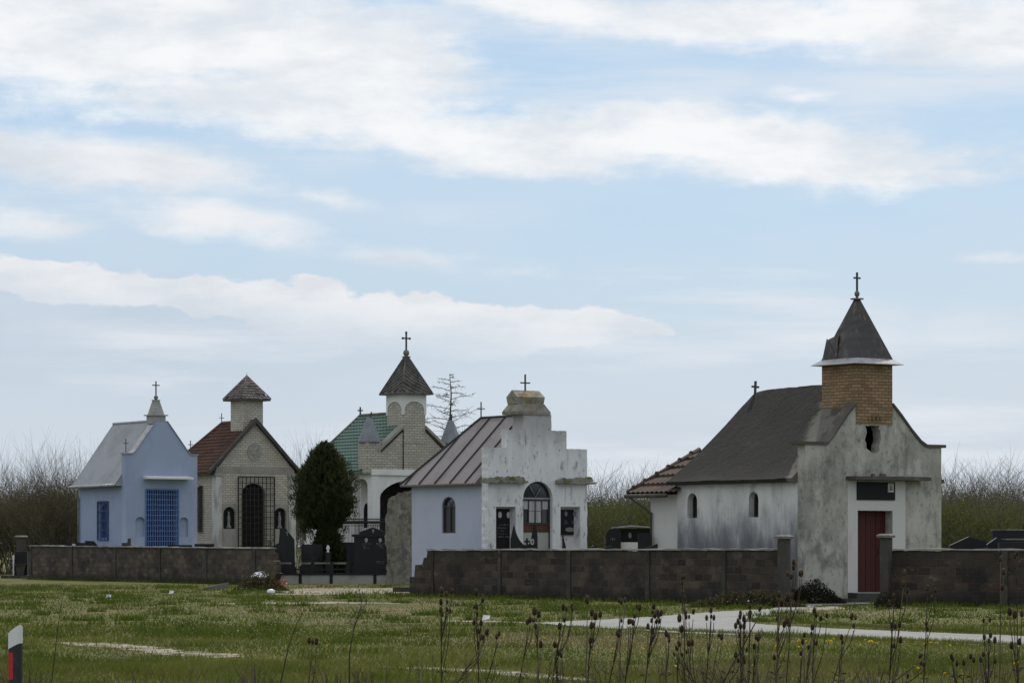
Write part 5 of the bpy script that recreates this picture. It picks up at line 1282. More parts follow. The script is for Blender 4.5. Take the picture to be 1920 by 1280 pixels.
rank0 = len(Fc)
for i in range(520):     # ranker tufts
    y = math.sqrt(rg.uniform(31**2, 112**2)); x = rg.uniform(-.18, .18)*y
    if blocked(x, y): continue
    r = rg.uniform(.12, .5)
    for k in range(70): a = rg.uniform(0, 6.283); q = r*math.sqrt(rg.random()); blade(x+q*math.cos(a)*1.6, y+q*math.sin(a), rg.uniform(.07, .17), .008 if y < 50 else .014, .6)
rank1 = len(Fc)
for (ax, ay, bx, by, n) in ((1180, 1178, 1500, 1192, 1700), (1500, 1192, 1920, 1210, 2600), (1405, 1163, 1920, 1190, 2200)):   # fringe of the path
    p0, p1 = gnd(ax, ay), gnd(bx, by)
    for i in range(n):
        q = p0.lerp(p1, rg.random()); blade(q.x+rg.gauss(0,.1), q.y-(.30 if ay > 1170 else -.2)+rg.gauss(0,.28), rg.uniform(.04, .09), .008, .6)
for f_, L_ in ((wl, 25), (wm, 16.6), (wr, 5)):     # rank growth along the wall feet
    for i in range(int(L_*60)):
        u = rg.uniform(0, L_); v = -abs(rg.gauss(.15, .22)); q = f_.O+f_.U*u+f_.V*v; blade(q.x, q.y, rg.uniform(.06, .20), .014, .6)
mb = MB(); mb.v = V; mb.f = Fc; mb.mi = [1 if rank0 <= i < rank1 else 0 for i in range(len(Fc))]; mb.sm = [False]*len(Fc)
tag(mb.build('grass', [M['grass_blade'], leafmat('rank_grass', (.052,.080,.013), (.092,.118,.024), .4)], None, False), 'short green and straw coloured grass with rank tufts', 'grass', kind='stuff')
# ---- tiny white flowers, a mass
mb = MB()
def flower_patch(px, py, rx, ry, n, size):
    n = int(n*.38); size *= .60
    c = gnd(px, py)
    for i in range(n):
        x = c.x+rg.gauss(0, rx); y = c.y+rg.gauss(0, ry)
        if blocked(x, y): continue
        z = rg.uniform(.05, .15); k = rg.uniform(.6, 1.2)*size
        mb.add([(x-k, y, z), (x, y-k*.4, z+k), (x+k, y, z+.3*k), (x, y+k*.5, z-k*.4)], [(0,1,2,3)])
for a in ((455, 1172, .9, 1.8, 420, .011), (330, 1180, 1.2, 2.5, 330, .010), (600, 1195, 1.0, 1.5, 360, .010), (250, 1130, 2.5, 4.0, 260, .016), (120, 1150, 2.0, 5, 300, .013), (480, 1110, 1.5, 2.0, 220, .016), (1650, 1155, 1.5, 2.2, 520, .014), (1800, 1165, 2.0, 2.5, 480, .014), (1060, 1195, .9, 1.5, 160, .009), (940, 1135, 1.5, 2.0, 160, .014), (780, 1225, 3, 3, 260, .007), (1500, 1230, 3.0, 3, 260, .007), (640, 1160, 4, 6, 300, .010), (300, 1215, 3, 4, 260, .008), (1560, 1152, .8, 1.6, 240, .014)): flower_patch(*a)
tag(mb.build('white_flowers', M['petal_white'], None, False), 'scattered tiny white wildflowers in the grass', 'wildflowers', kind='stuff')
# ---- dandelions, each one its own
mb = MB(); n = 9
for k in range(n): a = 6.283*k/n; mb.add([(0, 0, .0), (.030*math.cos(a-.3), .030*math.sin(a-.3), .008), (.034*math.cos(a), .034*math.sin(a), .014), (.030*math.cos(a+.3), .030*math.sin(a+.3), .008)], [(0,1,2,3)])
mb.ball((0, 0, .014), .022, 1, .6, 8)
fl = mb.build('flower_head', M['petal_yellow'], None, False); fm = fl.data; bpy.data.objects.remove(fl)
mb = MB(); mb.tube([(0, 0, 0), (.008, 0, .07), (.0, 0, .13)], .004, 4); st = mb.build('stem', M['bush_leaf_green'], None, False); sm_ = st.data; bpy.data.objects.remove(st)
dl = [(613, 1217), (1043, 1184), (1020, 1202), (1074, 1214), (1112, 1231), (1149, 1224), (1207, 1224), (1267, 1258), (1361, 1213), (1412, 1257), (1422, 1235), (1455, 1218), (1471, 1238), (1498, 1207), (1511, 1208), (1498, 1220), (1549, 1209), (1558, 1208), (1563, 1204), (1553, 1207), (1613, 1216), (1630, 1209), (1634, 1208), (1637, 1210), (1644, 1212), (1622, 1206), (1733, 1214), (1738, 1213), (1745, 1211), (1755, 1212), (1716, 1258), (1721, 1262), (1772, 1272), (1846, 1168), (1852, 1167), (1902, 1253), (1907, 1250), (1781, 1217)]
for i, (px, py) in enumerate(dl):
    p = gnd(px, py+3)
    o = empty('dandelion', p, rg.uniform(0, 6)); o.scale = (.62,)*3
    tag(o, 'yellow dandelion flowering in the grass along the pale path' if py < 1245 else 'yellow dandelion flowering in the grass among the teasel stalks', 'flower', 'yellow dandelions in the grass')
    link('stem', sm_, o); h = link('flower_head', fm, o); h.location = (0, 0, .13); h.rotation_euler = (rg.uniform(.3, 1.0), rg.uniform(-.4, .4), 0)

# ================================================================== ROADSIDE
# delineator post
D = 20.0; s = D/FPX; o = empty('delineator_post', ((29-960)*s, D, 0), R(-28)); tag(o, 'white and black roadside delineator post with a red reflector', 'road post')
zt = CAMH+(HOR-1172)*s
def post_section(z00, z01, z10, z11, inset=0.0):
    """flattened rounded section; z varies across the width: (left,right) bottom and top"""
    w, d = .050-inset, .030-inset; ring = []
    for k in range(20):
        a = 2*math.pi*k/20; x = w*math.copysign(abs(math.cos(a))**.62, math.cos(a)); y = d*math.copysign(abs(math.sin(a))**.62, math.sin(a)); ring.append((x, y))
    vs = []
    for (za, zb) in ((z00, z01), (z10, z11)):
        for x, y in ring: t = (x/w+1)/2; vs.append((x, y, za+(zb-za)*t))
    return vs, [(k, (k+1) % 20, 20+(k+1) % 20, 20+k) for k in range(20)] + [tuple(range(20))[::-1], tuple(range(20, 40))]
vs, fs = post_section(0, 0, .62, .62); mb = MB(); mb.add(vs, fs, False); mb.build('lower_shaft', M['post_white'], o)
mb = MB(); zb0 = zt-.118; vs, fs = post_section(.621, .621, zb0-.045, zb0+.0); 
lowb = CAMH+(HOR-1285)*s
vs, fs = post_section(lowb-.03, lowb+.02, zb0-.045, zb0+.0, .001); mb.add(vs, fs); mb.build('black_band', M['post_black'], o)
vs, fs = post_section(.5, .5, lowb-.031, lowb+.019); mb = MB(); mb.add(vs, fs); mb.build('white_band', M['post_white'], o)
vs, fs = post_section(zb0-.044, zb0+.001, zt-.055, zt-.004); mb = MB(); mb.add(vs, fs)
vs, fs = post_section(zt-.054, zt-.003, zt-.045, zt+.004, .008); mb.add(vs, fs); mb.build('white_top', M['post_white'], o)
mb = MB(); mb.plate([(-.035, CAMH+(HOR-1274)*s), (.004, CAMH+(HOR-1273)*s), (.004, CAMH+(HOR-1222)*s), (-.035, CAMH+(HOR-1223)*s)], (), 'y', -.0315, -.022); mb.build('reflector', M['reflector_red'], o)

# teasels
def head_mesh(seed):
    rgh = random.Random(seed); mb = MB(); mb.m = 0
    prof = [(.003, -.036), (.011, -.033), (.0175, -.02), (.0195, -.004), (.018, .012), (.0135, .026), (.007, .035), (.002, .038)]
    mb.lathe(0, 0, prof, 10); mb.m = 1
    for k in range(260):
        t = rgh.random(); z = -.033+.070*t; i = min(int(t*7), 6); r = prof[i][0]+.001; a = rgh.uniform(0, 6.283)
        p = Vector((r*math.cos(a), r*math.sin(a), z)); d = Vector((math.cos(a), math.sin(a), .15+.9*t)).normalized()*rgh.uniform(.008, .014); w = Vector((-math.sin(a), math.cos(a), 0))*.0011
        mb.add([p-w, p+w, p+d], [(0,1,2)])
    for k in range(7):
        a = 6.283*k/7+rgh.uniform(-.3, .3); o_ = Vector((math.cos(a), math.sin(a), 0)); l = rgh.uniform(.03, .055); w = Vector((-math.sin(a), math.cos(a), 0))*.0013
        p0 = Vector((0, 0, -.035))+o_*.004; p1 = p0+o_*l*.6+Vector((0,0,-.004)); p2 = p0+o_*l*.85+Vector((0,0,l*.55)); mb.add([p0-w, p0+w, p1+w, p1-w, p2], [(0,1,2,3), (3,2,4)])
    o = mb.build('seed_head', [M['seed_head'], M['bristle']], None, False); me = o.data; bpy.data.objects.remove(o); return me
heads = [head_mesh(k) for k in range(4)]
TE = [
 (579, 19.5, [(579,1200),(586,1202),(595,1201)], 'short', 'lone three headed teasel in the grass far left of the others'),
 (828, 20, [(828,1107),(837,1113),(847,1108),(827,1128),(838,1128),(826,1143),(839,1142),(843,1145),(829,1151)], 0, 'tall many headed teasel in front of the broken wall end, leftmost of the row'),
 (897, 20, [(893,1110),(904,1117),(905,1124),(889,1137),(893,1137),(895,1150),(889,1166),(902,1167),(898,1183)], 0, 'tall upright teasel with nine heads, second from the left in the row'),
 (857, 19, [(913,1183),(914,1189),(907,1193),(903,1194),(907,1202)], 0, 'slanting teasel stalk with five heads crossing behind the second tall teasel'),
 (911, 20.6, [(936,1187),(931,1193)], 0, 'thin two headed teasel leaning right beside the second tall one'),
 (974, 20.2, [(994,1161),(989,1165),(1000,1163)], 0, 'slim leaning teasel left of the tip of the concrete path'),
 (1008, 19.6, [(1002,1145),(1007,1146),(1010,1150),(1004,1173),(1014,1207)], 0, 'straight teasel with one big head at the tip of the concrete path'),
 (1036, 20, [(1056,1137),(1062,1141),(1073,1136),(1074,1142),(1058,1162),(1049,1173)], 0, 'leaning teasel with six heads over the start of the concrete path'),
 (1044, 20.4, [(1040,1208),(1044,1210),(1046,1222),(1052,1227)], 0, 'low teasel with four heads at the foot of the leaning six headed one'),
 (1099, 19.4, [(1101,1124)], 0, 'teasel stalk with a single large head against the long wall'),
 (1102, 20.2, [(1110,1147),(1116,1154),(1126,1151),(1109,1172),(1114,1172),(1107,1200),(1112,1200)], 0, 'seven headed teasel just right of the single large head'),
 (1142, 20.3, [(1157,1186),(1161,1183),(1159,1189)], 0, 'thin teasel with a tight knot of three small heads below the path edge'),
 (1162, 20.7, [(1161,1125),(1166,1128),(1172,1125),(1166,1163)], 0, 'slender teasel with three heads level with the wall foot'),
 (1172, 20.1, [(1178,1164),(1183,1164),(1188,1167),(1190,1154),(1194,1136),(1198,1138)], 0, 'loose teasel with six small heads at the widening of the path'),
 (1210, 19.6, [(1226,1136),(1224,1147),(1228,1153),(1234,1148),(1239,1148),(1236,1154),(1222,1163),(1231,1164),(1237,1164),(1216,1174),(1224,1183)], 0, 'crowded teasel with eleven heads in front of the path'),
 (1249, 20.2, [(1249,1187),(1255,1192),(1254,1200)], 0, 'short teasel with three heads beneath the crowded eleven headed one'),
 (1270, 19.8, [(1274,1158),(1277,1178)], 0, 'two headed teasel whose big head hangs over the path'),
 (1284, 20.6, [(1278,1083),(1283,1081),(1279,1092),(1280,1110),(1285,1121)], 0, 'thin tall teasel rising against the dark middle of the long wall'),
 (1290, 20, [(1287,1148),(1285,1155),(1293,1156),(1300,1146)], 0, 'four headed teasel standing before the pale path bend'),
 (1302, 19.5, [(1291,1205),(1298,1204),(1268,1214),(1286,1220),(1265,1226),(1278,1226),(1273,1206)], 0, 'spreading low teasel with seven heads under the path bend'),
 (1323, 20.2, [(1333,1143),(1326,1158),(1333,1155),(1338,1157)], 0, 'neat upright teasel with three clustered heads and one above on the pale path'),
 (1334, 20.5, [(1348,1190),(1353,1193)], 0, 'leaning thin teasel with two heads below the path edge'),
 (1356, 19.3, [(1425,1140),(1378,1226),(1398,1192)], 0, 'strongly slanting thick teasel stalk crossing the fork of the path'),
 (1390, 20, [(1388,1148),(1387,1155),(1395,1159),(1385,1165),(1398,1166),(1397,1174),(1381,1173),(1387,1173),(1388,1191)], 0, 'dense teasel with nine heads at the fork of the path'),
 (1386, 19.4, [(1384,1237),(1395,1239),(1394,1231),(1400,1217)], 0, 'low teasel with four heads under the fork of the path'),
 (1404, 20.5, [(1408,1149),(1408,1155),(1406,1136)], 0, 'straight teasel with three stacked heads right of the dense one'),
 (1412, 20.1, [(1418,1194),(1421,1196),(1424,1193),(1413,1211)], 0, 'teasel with four small heads below the grass island'),
 (1455, 19.0, [(1475,1120),(1486,1117),(1461,1114),(1463,1129),(1469,1169),(1476,1162),(1481,1169),(1460,1159)], 0, 'thick stemmed teasel with large heads at the gate post'),
 (1474, 19.6, [(1488,1053),(1494,1058),(1489,1063),(1498,1074),(1478,1076),(1484,1080),(1505,1075)], 0, 'tallest teasel of the middle, its seven heads in front of the chapel corner'),
 (1456, 20.3, [(1458,1197),(1453,1232)], 0, 'two headed teasel stalk left of the thick stemmed one near the grass'),
 (1511, 19.5, [(1523,1175),(1528,1173),(1506,1189),(1522,1188),(1515,1212),(1530,1204)], 0, 'teasel with six heads below the vine heap'),
 (1500, 20.2, [(1502,1224),(1505,1202),(1514,1243)], 0, 'low teasel with three heads along one stalk near the dandelions'),
 (1524, 20.5, [(1527,1144),(1530,1152),(1537,1158),(1548,1153)], 0, 'four headed teasel before the grass island'),
 (1561, 19.6, [(1597,1155),(1600,1172),(1606,1158)], 0, 'leaning teasel with three heads below the doorstep'),
 (1572, 20.2, [(1578,1194),(1580,1203)], 0, 'small two headed teasel under the straight path'),
 (1668, 20.0, [(1676,1117),(1676,1127),(1668,1128),(1674,1171),(1684,1169),(1678,1173),(1685,1198),(1669,1209),(1677,1210)], 0, 'teasel with nine heads beneath the right gate post'),
 (1672, 20.6, [(1696,1074),(1691,1094),(1698,1107)], 0, 'tall pale rimmed teasel against the right wall beside the gate post'),
 (1732, 19.8, [(1738,1169),(1742,1179),(1745,1119),(1739,1102),(1755,1107)], 0, 'straight teasel with five heads in front of the right wall'),
 (1672, 19.0, [(1724,1241),(1726,1229),(1733,1244)], 0, 'bent low teasel reaching right with three heads'),
 (1702, 20.0, [(1702,1266)], 0, 'very short teasel with one head at the lower edge of the picture'),
 (1794, 20.0, [(1784,1230),(1786,1235),(1793,1242)], 0, 'small three headed teasel below the path at the right'),
 (1807, 19.7, [(1807,1241)], 0, 'single headed teasel below the path at the right'),
 (1822, 20.3, [(1820,1230),(1823,1235)], 0, 'twin headed teasel below the path at the right'),
 (1852, 19.8, [(1841,1162),(1856,1161),(1847,1194),(1851,1200),(1861,1190),(1843,1236),(1844,1226),(1866,1238),(1869,1200)], 0, 'bushy teasel with nine heads crossing the path near the right edge'),
 (1909, 19.2, [(1893,1146),(1902,1151),(1919,1150),(1909,1202),(1900,1210)], 0, 'teasel with big heads at the right edge of the picture'),
 (1874, 20.4, [(1876,1035),(1877,1049),(1883,1072),(1876,1101)], 0, 'very tall thin teasel reaching the top of the right wall'),
 (1908, 20.6, [(1902,1042),(1907,1037)], 0, 'very tall two headed teasel at the top of the right wall'),
]
for ti, (bx, D, hs, kind, lab) in enumerate(TE):
    D += 0; s = D/FPX; hx = sum(h[0] for h in hs)/len(hs)
    top = min(h[1] for h in hs); slope_ = (hx-bx)/(1280-sum(h[1] for h in hs)/len(hs)); rgt = random.Random(ti+50)
    gx = bx - slope_*150; root = Vector(((gx-960)*s, D, 0)); o = empty('teasel', root)
    tag(o, lab, 'teasel', 'dried teasels along the foreground')
    P = lambda px, py, dy=0: Vector(((px-gx)*s, dy, CAMH+(HOR-py)*s))
    st = MB(); main = min(hs, key=lambda h: h[1]+abs(h[0]-hx)*.4); mp = P(main[0], main[1]); zb = P(bx, 1280)
    def stem_at(t): # 0 ground .. 1 main head
        a = Vector((0, 0, 0)); 
        if t < .5: return a.lerp(zb, t/.5)
        return zb.lerp(mp, (t-.5)/.5)
    pts = [Vector((0,0,0)), Vector((0,0,0)).lerp(zb, .6), zb]
    for t in (.25, .5, .75, .97): q_ = zb.lerp(mp-Vector((0,0,.035)), t); pts.append(q_+Vector((rgt.uniform(-.006,.006), rgt.uniform(-.01,.01), 0))*(1-t))
    thick = .0075 if 'thick' in lab else .0048
    st.tube(pts, [thick*1.25, thick*1.1, thick, thick*.9, thick*.75, thick*.6, thick*.45], 6)
    for h in hs:
        dy = rgt.uniform(-.10, .10) if h != main else 0; hp = P(h[0], h[1], dy); ax = Vector((0, 0, 1))
        if h != main:
            L = (abs(h[0]-main[0])*s*1.3 + .10 + rgt.uniform(.02, .14)); zj = hp.z-L*rgt.uniform(1.0, 1.5)
            zj = max(zj, .25); zmax = mp.z-.06; zj = min(zj, zmax)
            if zj <= zb.z: j = Vector((0,0,0)).lerp(zb, zj/zb.z)
            else: j = zb.lerp(mp, (zj-zb.z)/max(mp.z-zb.z, .01))
            mid = j.lerp(hp, .45)+Vector(((hp.x-j.x)*.28, 0, 0)); e = hp-Vector((0,0,.033)); st.tube([j, mid, mid.lerp(e, .6)+Vector(((e.x-mid.x)*.12, 0, 0)), e], [thick*.5, .0028, .0025, .0024], 5)
            ax = (hp-mid).normalized()
        else: ax = (mp-zb).normalized()
        size = rgt.uniform(.42, .68)
        if h[1] < 1130 and len(hs) < 8: size *= 1.05
        if 'big' in lab or 'large' in lab: size *= 1.2
        ho = link('seed_head', heads[rgt.randint(0, 3)], o); ho.location = hp; ho.scale = (size*.95, size*.95, size); ho.rotation_euler = Vector((0,0,1)).rotation_difference((ax+Vector((0,0,.5))).normalized()).to_euler()
    for k in range(2):   # bare side stalks
        zq = rgt.uniform(.55, .95)*max(zb.z, .4); b0 = Vector((rgt.uniform(-.02,.02), rgt.uniform(-.05,.05), 0)); t0 = Vector((zb.x*.6+rgt.uniform(-.16,.16), rgt.uniform(-.1,.1), zb.z+rgt.uniform(0, .22)))
        st.tube([b0, b0.lerp(t0, .5)+Vector((rgt.uniform(-.02,.02), 0, 0)), t0], [.0028, .0022, .0012], 4)
        for c_ in range(2): st.tube([b0.lerp(t0, .7), b0.lerp(t0, .85)+Vector((rgt.uniform(-.03,.03), 0, .02)), t0+Vector((rgt.uniform(-.06,.06), 0, rgt.uniform(-.03,.05)))], [.0014, .0012, .0008], 3)
    for k in range(3):   # withered leaf pairs on the stem
        zz = rgt.uniform(.1, .75); b = pts[1].lerp(pts[2], zz) if zz < .5 else zb.lerp(mp, (zz-.5)*.8)
        for sg in (-1, 1):
            l = rgt.uniform(.02, .06); st.add([b, b+Vector((sg*l*.5, rgt.uniform(-.01,.01), l*.5)), b+Vector((sg*l, 0, l*rgt.uniform(-.1,.7))), b+Vector((sg*l*.45, .004, l*.28))], [(0,1,2,3)])
    so = st.build('stem', M['dark_stem'] if ti % 3 else M['dry_stem'], o, False)

# other dry stalks of the verge
def stalk(label, D, pts, r, tuft, seed):
    s = D/FPX; rgs = random.Random(seed); b = pts[0]; ex = b[0]-(pts[1][0]-b[0])/max(1, b[1]-pts[1][1])*(FPX*CAMH/D+HOR-b[1])
    o = empty('dry_stalk', ((ex-960)*s, D, 0)); tag(o, label, 'dry weed', 'tall dry stalks of the verge')
    P = lambda p: Vector(((p[0]-ex)*s, 0, CAMH+(HOR-p[1])*s)); pp = [Vector((0,0,0))]+[P(p) for p in pts]
    mb = MB(); mb.tube(pp, [r*(1-.8*i/(len(pp)-1)) for i in range(len(pp))], 5); mb.build('stem', M['dark_stem'], o)
    mb = MB()
    for k in range(tuft):
        i = len(pp)-1-rgs.randint(0, 1); c = pp[i-1].lerp(pp[i], rgs.random()); d = Vector((rgs.uniform(-1,1), rgs.uniform(-1,1), rgs.uniform(.3,1.4))).normalized()*rgs.uniform(.03, .14)
        mb.tube([c, c+d*.5+Vector((0,0,.01)), c+d], [.0016, .0012, .0008], 3, False, False)
        e = c+d; mb.add([e, e+Vector((rgs.uniform(-.012,.012), .004, .012)), e+Vector((.006, -.004, .02))], [(0,1,2)])
    if tuft: mb.build('twigs', M['dry_stem'], o, False)
stalk('thin dark bowed stalk standing left of the grass, right of the delineator', 20, [(100, 1250), (108, 1180), (116, 1125), (122, 1098)], .0045, 5, 1)
stalk('dark bare stalk leaning right in front of the waste heap', 20, [(528, 1270), (540, 1215), (556, 1170), (577, 1128)], .006, 8, 2)
stalk('dark wavy stalk with a branched top before the open gap in the walls', 19.5, [(655, 1270), (655, 1225), (663, 1180), (676, 1140), (679, 1122)], .007, 26, 3)
# low dead weeds, copied
def weed_mesh(seed, hgt, n):
    rgw = random.Random(seed); mb = MB(); bits = []
    for k in range(n):
        d = Vector((rgw.uniform(-.5,.5), rgw.uniform(-.3,.3), 1)).normalized(); branch(mb, Vector((0, 0, 0)), d, hgt*rgw.uniform(.55, .8), .0026, 1, rgw, bits, .2, .4, 6, 4)
    for k in range(n*40):
        c = rgw.choice(bits); a = Vector((rgw.uniform(-1,1), rgw.uniform(-1,1), rgw.uniform(-.2,1)))*.014; w = Vector((rgw.uniform(-1,1), rgw.uniform(-1,1), 0))*.004; mb.add([c-w, c+a, c+w], [(0,1,2)])
    o = mb.build('dead_weed', M['dry_stem'], None, False); me = o.data; bpy.data.objects.remove(o); return me
wm_ = [weed_mesh(1, .62, 7), weed_mesh(2, .5, 10), weed_mesh(3, .72, 5)]
wd = [(18, 1255), (52, 1235), (140, 1268), (255, 1262), (300, 1270), (430, 1268), (452, 1258), (487, 1240), (502, 1262), (545, 1268), (640, 1255), (662, 1240), (684, 1252), (740, 1272), (775, 1268), (980, 1268), (1290, 1262), (1312, 1258), (1375, 1248), (1400, 1256), (1432, 1240), (1480, 1262), (1560, 1270), (1625, 1255), (1640, 1240), (1668, 1262), (1795, 1270), (1880, 1262)]
for i, (px, top) in enumerate(wd):
    D = rg.uniform(18.5, 22); s = D/FPX; o = link('dead_weed', wm_[i % 3]); o.location = ((px-960)*s, D, 0); o.rotation_euler.z = rg.uniform(0, 6.28)
    hz = CAMH+(HOR-top)*s; o.scale = (1, 1, max(hz, .3)/(.62, .5, .72)[i % 3]/1.1)
    tag(o, 'dry brown branching weed at the lower edge of the picture', 'dead weed', 'dead weeds along the verge')

# ================================================================== SKY, SUN, CAMERA
SUN_AZ, SUN_EL = 14.0, 50.0
W = bpy.data.worlds.new('World'); S.world = W; W.use_nodes = True
nt = W.node_tree; nt.nodes.clear(); out = N(nt, 'ShaderNodeOutputWorld'); bg = N(nt, 'ShaderNodeBackground'); nt.links.new(bg.outputs[0], out.inputs[0])
SK = .10
sky = N(nt, 'ShaderNodeTexSky', sky_type='NISHITA', sun_disc=False, sun_elevation=R(SUN_EL), sun_rotation=R(SUN_AZ), altitude=100, air_density=1.0, dust_density=1.6, ozone_density=1.5)
bg.inputs['Strength'].default_value = SK
tc = N(nt, 'ShaderNodeTexCoord'); sep = N(nt, 'ShaderNodeSeparateXYZ'); nt.links.new(tc.outputs['Generated'], sep.inputs[0])
az = math_(nt, 'ARCTAN2', sep.outputs[0], sep.outputs[1]); el = math_(nt, 'ARCSINE', sep.outputs[2])
cb = N(nt, 'ShaderNodeCombineXYZ'); nt.links.new(az, cb.inputs[0]); nt.links.new(el, cb.inputs[1]); ang = cb.outputs[0]     # azimuth, elevation in radians
def vadd(a, b, mul):
    v = N(nt, 'ShaderNodeVectorMath', operation='MULTIPLY_ADD'); nt.links.new(b, v.inputs[0]); v.inputs[1].default_value = mul; nt.links.new(a, v.inputs[2]); return v.outputs[0]
def cnoise(scale, detail=7, rough__=.55, off=(0,0,0), colour=False):
    mp = N(nt, 'ShaderNodeMapping'); nt.links.new(ang, mp.inputs[0]); mp.inputs['Scale'].default_value = scale; mp.inputs['Location'].default_value = off
    n = N(nt, 'ShaderNodeTexNoise'); n.inputs['Scale'].default_value = 1; n.inputs['Detail'].default_value = detail; n.inputs['Roughness'].default_value = rough__; nt.links.new(mp.outputs[0], n.inputs['Vector'])
    return n.outputs['Color'] if colour else n.outputs[0]
wn = cnoise((22, 40, 1), 5, .55, (3, 1, 0), True)
w2 = N(nt, 'ShaderNodeVectorMath', operation='SUBTRACT'); nt.links.new(wn, w2.inputs[0]); w2.inputs[1].default_value = (.5, .5, .5)
warped = vadd(ang, w2.outputs[0], (.028, .013, 0))
def cloud(lst):
    acc = None
    for (u, v, a, b, rot, k) in lst:
        mp = N(nt, 'ShaderNodeMapping', vector_type='TEXTURE'); nt.links.new(warped, mp.inputs[0])
        mp.inputs['Location'].default_value = ((u-960)/FPX, (HOR-v)/FPX, 0); mp.inputs['Rotation'].default_value = (0, 0, R(-rot)); mp.inputs['Scale'].default_value = (a/FPX, b/FPX, 1)
        l = N(nt, 'ShaderNodeVectorMath', operation='LENGTH'); nt.links.new(mp.outputs[0], l.inputs[0])
        e = math_(nt, 'MULTIPLY', math_(nt, 'SUBTRACT', 1.0, l.outputs['Value']), k)
        acc = e if acc is None else math_(nt, 'SMOOTH_MAX', acc, e, .12)
    return acc
upper = cloud([(200, 40, 620, 205, 6, 1.15), (640, 130, 330, 150, 8, 1.1), (840, 125, 95, 50, 8, .8), (520, 205, 420, 75, 7, .9), (830, 255, 300, 55, 6, .8), (1010, 310, 250, 38, 3, .8), (1250, 235, 380, 38, 3, .7), (1080, 270, 330, 60, 5, .9), (1430, 285, 460, 78, 6, 1.15), (1640, 330, 260, 30, 3, .6),
    (1040, 25, 260, 48, 4, .9), (1380, 55, 420, 62, 4, 1.0), (1750, 70, 420, 85, 4, 1.0), (1500, 190, 90, 14, 0, .35), (1800, 290, 160, 40, 0, .3)])
lower = cloud([(220, 320, 360, 66, 8, .9), (60, 300, 260, 60, 4, .8), (400, 420, 270, 48, 7, .75), (60, 430, 170, 40, 0, .5), (620, 380, 130, 22, 5, .4), (720, 480, 260, 36, 6, .35), (1000, 510, 220, 25, 5, .25), (1830, 490, 130, 18, 0, .35)])
cumul = cloud([(130, 540, 280, 44, 5, 1.0), (430, 562, 260, 50, 6, 1.0), (600, 575, 110, 52, 4, .9), (680, 610, 330, 60, 6, .9), (790, 590, 130, 58, 5, .9), (960, 618, 240, 55, 4, .8), (1130, 612, 130, 36, 4, .7)])
fine = cnoise((60, 130, 1), 8, .62, (7, 2, 0)); streak = cnoise((14, 95, 1), 7, .6, (1, 9, 0))
nmix = math_(nt, 'ADD', math_(nt, 'MULTIPLY', math_(nt, 'SUBTRACT', fine, .5), .75), math_(nt, 'MULTIPLY', math_(nt, 'SUBTRACT', streak, .5), .65))
mu = maprange(nt, math_(nt, 'ADD', upper, math_(nt, 'MULTIPLY', nmix, 1.15)), -.10, .55)
ml = maprange(nt, math_(nt, 'ADD', lower, math_(nt, 'MULTIPLY', nmix, .8)), -.02, .60, 0, .85)
bill = cnoise((70, 105, 1), 6, .5, (2, 2, 0)); 
mc = maprange(nt, math_(nt, 'ADD', cumul, math_(nt, 'MULTIPLY', math_(nt, 'SUBTRACT', bill, .5), 1.15)), .05, .22, 0, .95)
# base sky, lightly veiled; hazier and greyer towards the horizon
qv = math_(nt, 'ADD', math_(nt, 'ADD', el, math_(nt, 'MULTIPLY', az, .07)), math_(nt, 'MULTIPLY', math_(nt, 'SUBTRACT', streak, .5), .012))
mc = math_(nt, 'MULTIPLY', mc, maprange(nt, qv, .055, .084, 0, 1))
hz = maprange(nt, el, .005, .125, 1, 0)
veil = cnoise((9, 30, 1), 5, .6, (4, 4, 0))
skycol = sky.outputs[0]
k = 1.0/SK
def C(c): return tuple(x*k for x in c)
skyb = mixc(nt, .62, skycol, C((.43, .635, .87)))
skyb = mixc(nt, math_(nt, 'MULTIPLY', hz, .86), skyb, C((.635, .690, .765)))
grey = math_(nt, 'MULTIPLY', maprange(nt, qv, .085, .066, 0, 1), maprange(nt, el, .035, .075, 0, 1))
skyb = mixc(nt, math_(nt, 'MULTIPLY', grey, maprange(nt, az, .04, -.14, 0, .7)), skyb, C((.535, .615, .715)))
skyb = mixc(nt, math_(nt, 'MULTIPLY', maprange(nt, veil, .35, .7), .32), skyb, C((.66, .735, .82)))
tone = cnoise((16, 42, 1), 6, .6, (8, 8, 0))
ccol = mixc(nt, maprange(nt, tone, .34, .62), C((.73, .78, .84)), C((.93, .945, .965)))
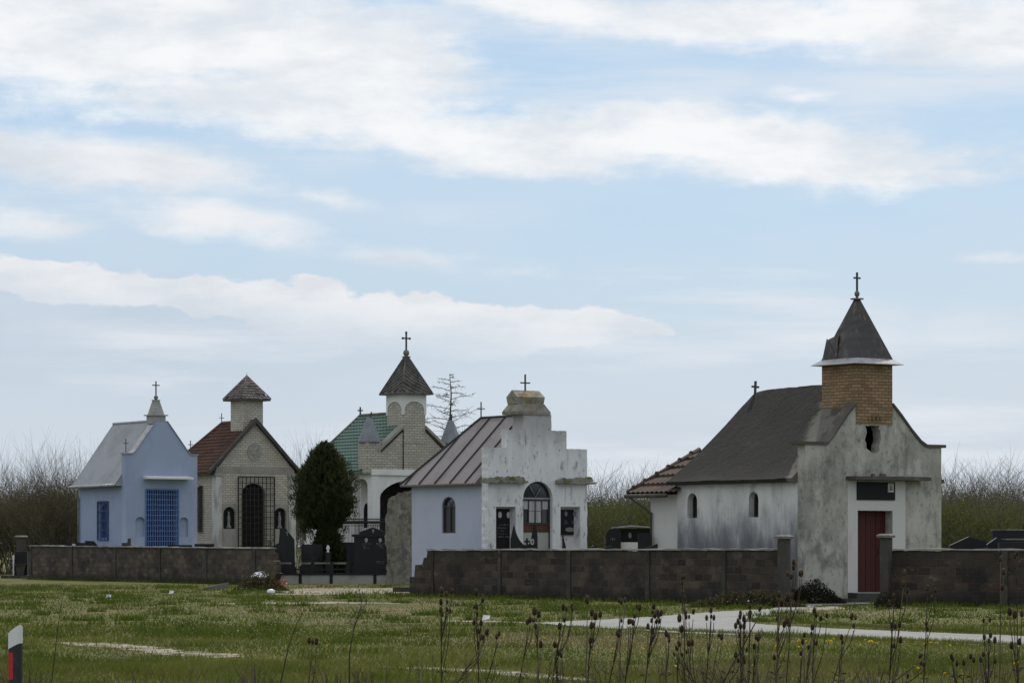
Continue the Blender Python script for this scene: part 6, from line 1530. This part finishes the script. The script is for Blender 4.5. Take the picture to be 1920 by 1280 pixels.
ccol_low = mixc(nt, maprange(nt, tone, .34, .62), C((.72, .745, .79)), C((.90, .90, .915)))
# generic broken cloud added over the unseen rest of the dome to balance lighting
dome = cnoise((2.2, 3.0, 1), 7, .6, (5, 1, 0)); md_ = math_(nt, 'MULTIPLY', maprange(nt, dome, .30, .52, .35, .92), maprange(nt, el, .20, .32))
skyb = mixc(nt, md_, skyb, C((.83, .85, .885)))
wisp = cnoise((5, 48, 1), 8, .62, (11, 3, 0)); wisp2 = cnoise((7, 14, 1), 4, .5, (3, 7, 0))
mw = math_(nt, 'MULTIPLY', maprange(nt, wisp, .46, .70), maprange(nt, wisp2, .38, .60))
skyb = mixc(nt, math_(nt, 'MULTIPLY', mw, .75), skyb, C((.80, .83, .88)))
skyb = mixc(nt, ml, skyb, ccol_low); skyb = mixc(nt, mc, skyb, ccol_low); skyb = mixc(nt, mu, skyb, ccol)
nt.links.new(skyb, bg.inputs[0])

L = bpy.data.lights.new('Sun', 'SUN'); L.energy = 2.6; L.angle = R(.53); L.color = (1, .95, .87)
lo = bpy.data.objects.new('sun', L); COL.objects.link(lo)
dv_ = Vector((math.sin(R(SUN_AZ))*math.cos(R(SUN_EL)), math.cos(R(SUN_AZ))*math.cos(R(SUN_EL)), math.sin(R(SUN_EL)))); lo.rotation_euler = dv_.to_track_quat('Z', 'Y').to_euler(); lo.location = (20, 60, 60)

cam = bpy.data.cameras.new('Camera'); co = bpy.data.objects.new('camera', cam); COL.objects.link(co); S.camera = co
co.location = (0, 0, CAMH); co.rotation_euler = (R(90), 0, 0); cam.sensor_width = 36; cam.lens = 36*FPX/1920; cam.shift_y = (HOR-640)/1920; cam.clip_start = .1; cam.clip_end = 6000
S.view_settings.view_transform = 'Standard'; S.view_settings.look = 'None'; S.view_settings.exposure = 0; S.view_settings.gamma = 1
S.cycles.use_denoising = True
try: S.cycles.denoiser = 'OPENIMAGEDENOISE'
except Exception: pass
S.cycles.max_bounces = 6; S.cycles.transparent_max_bounces = 6
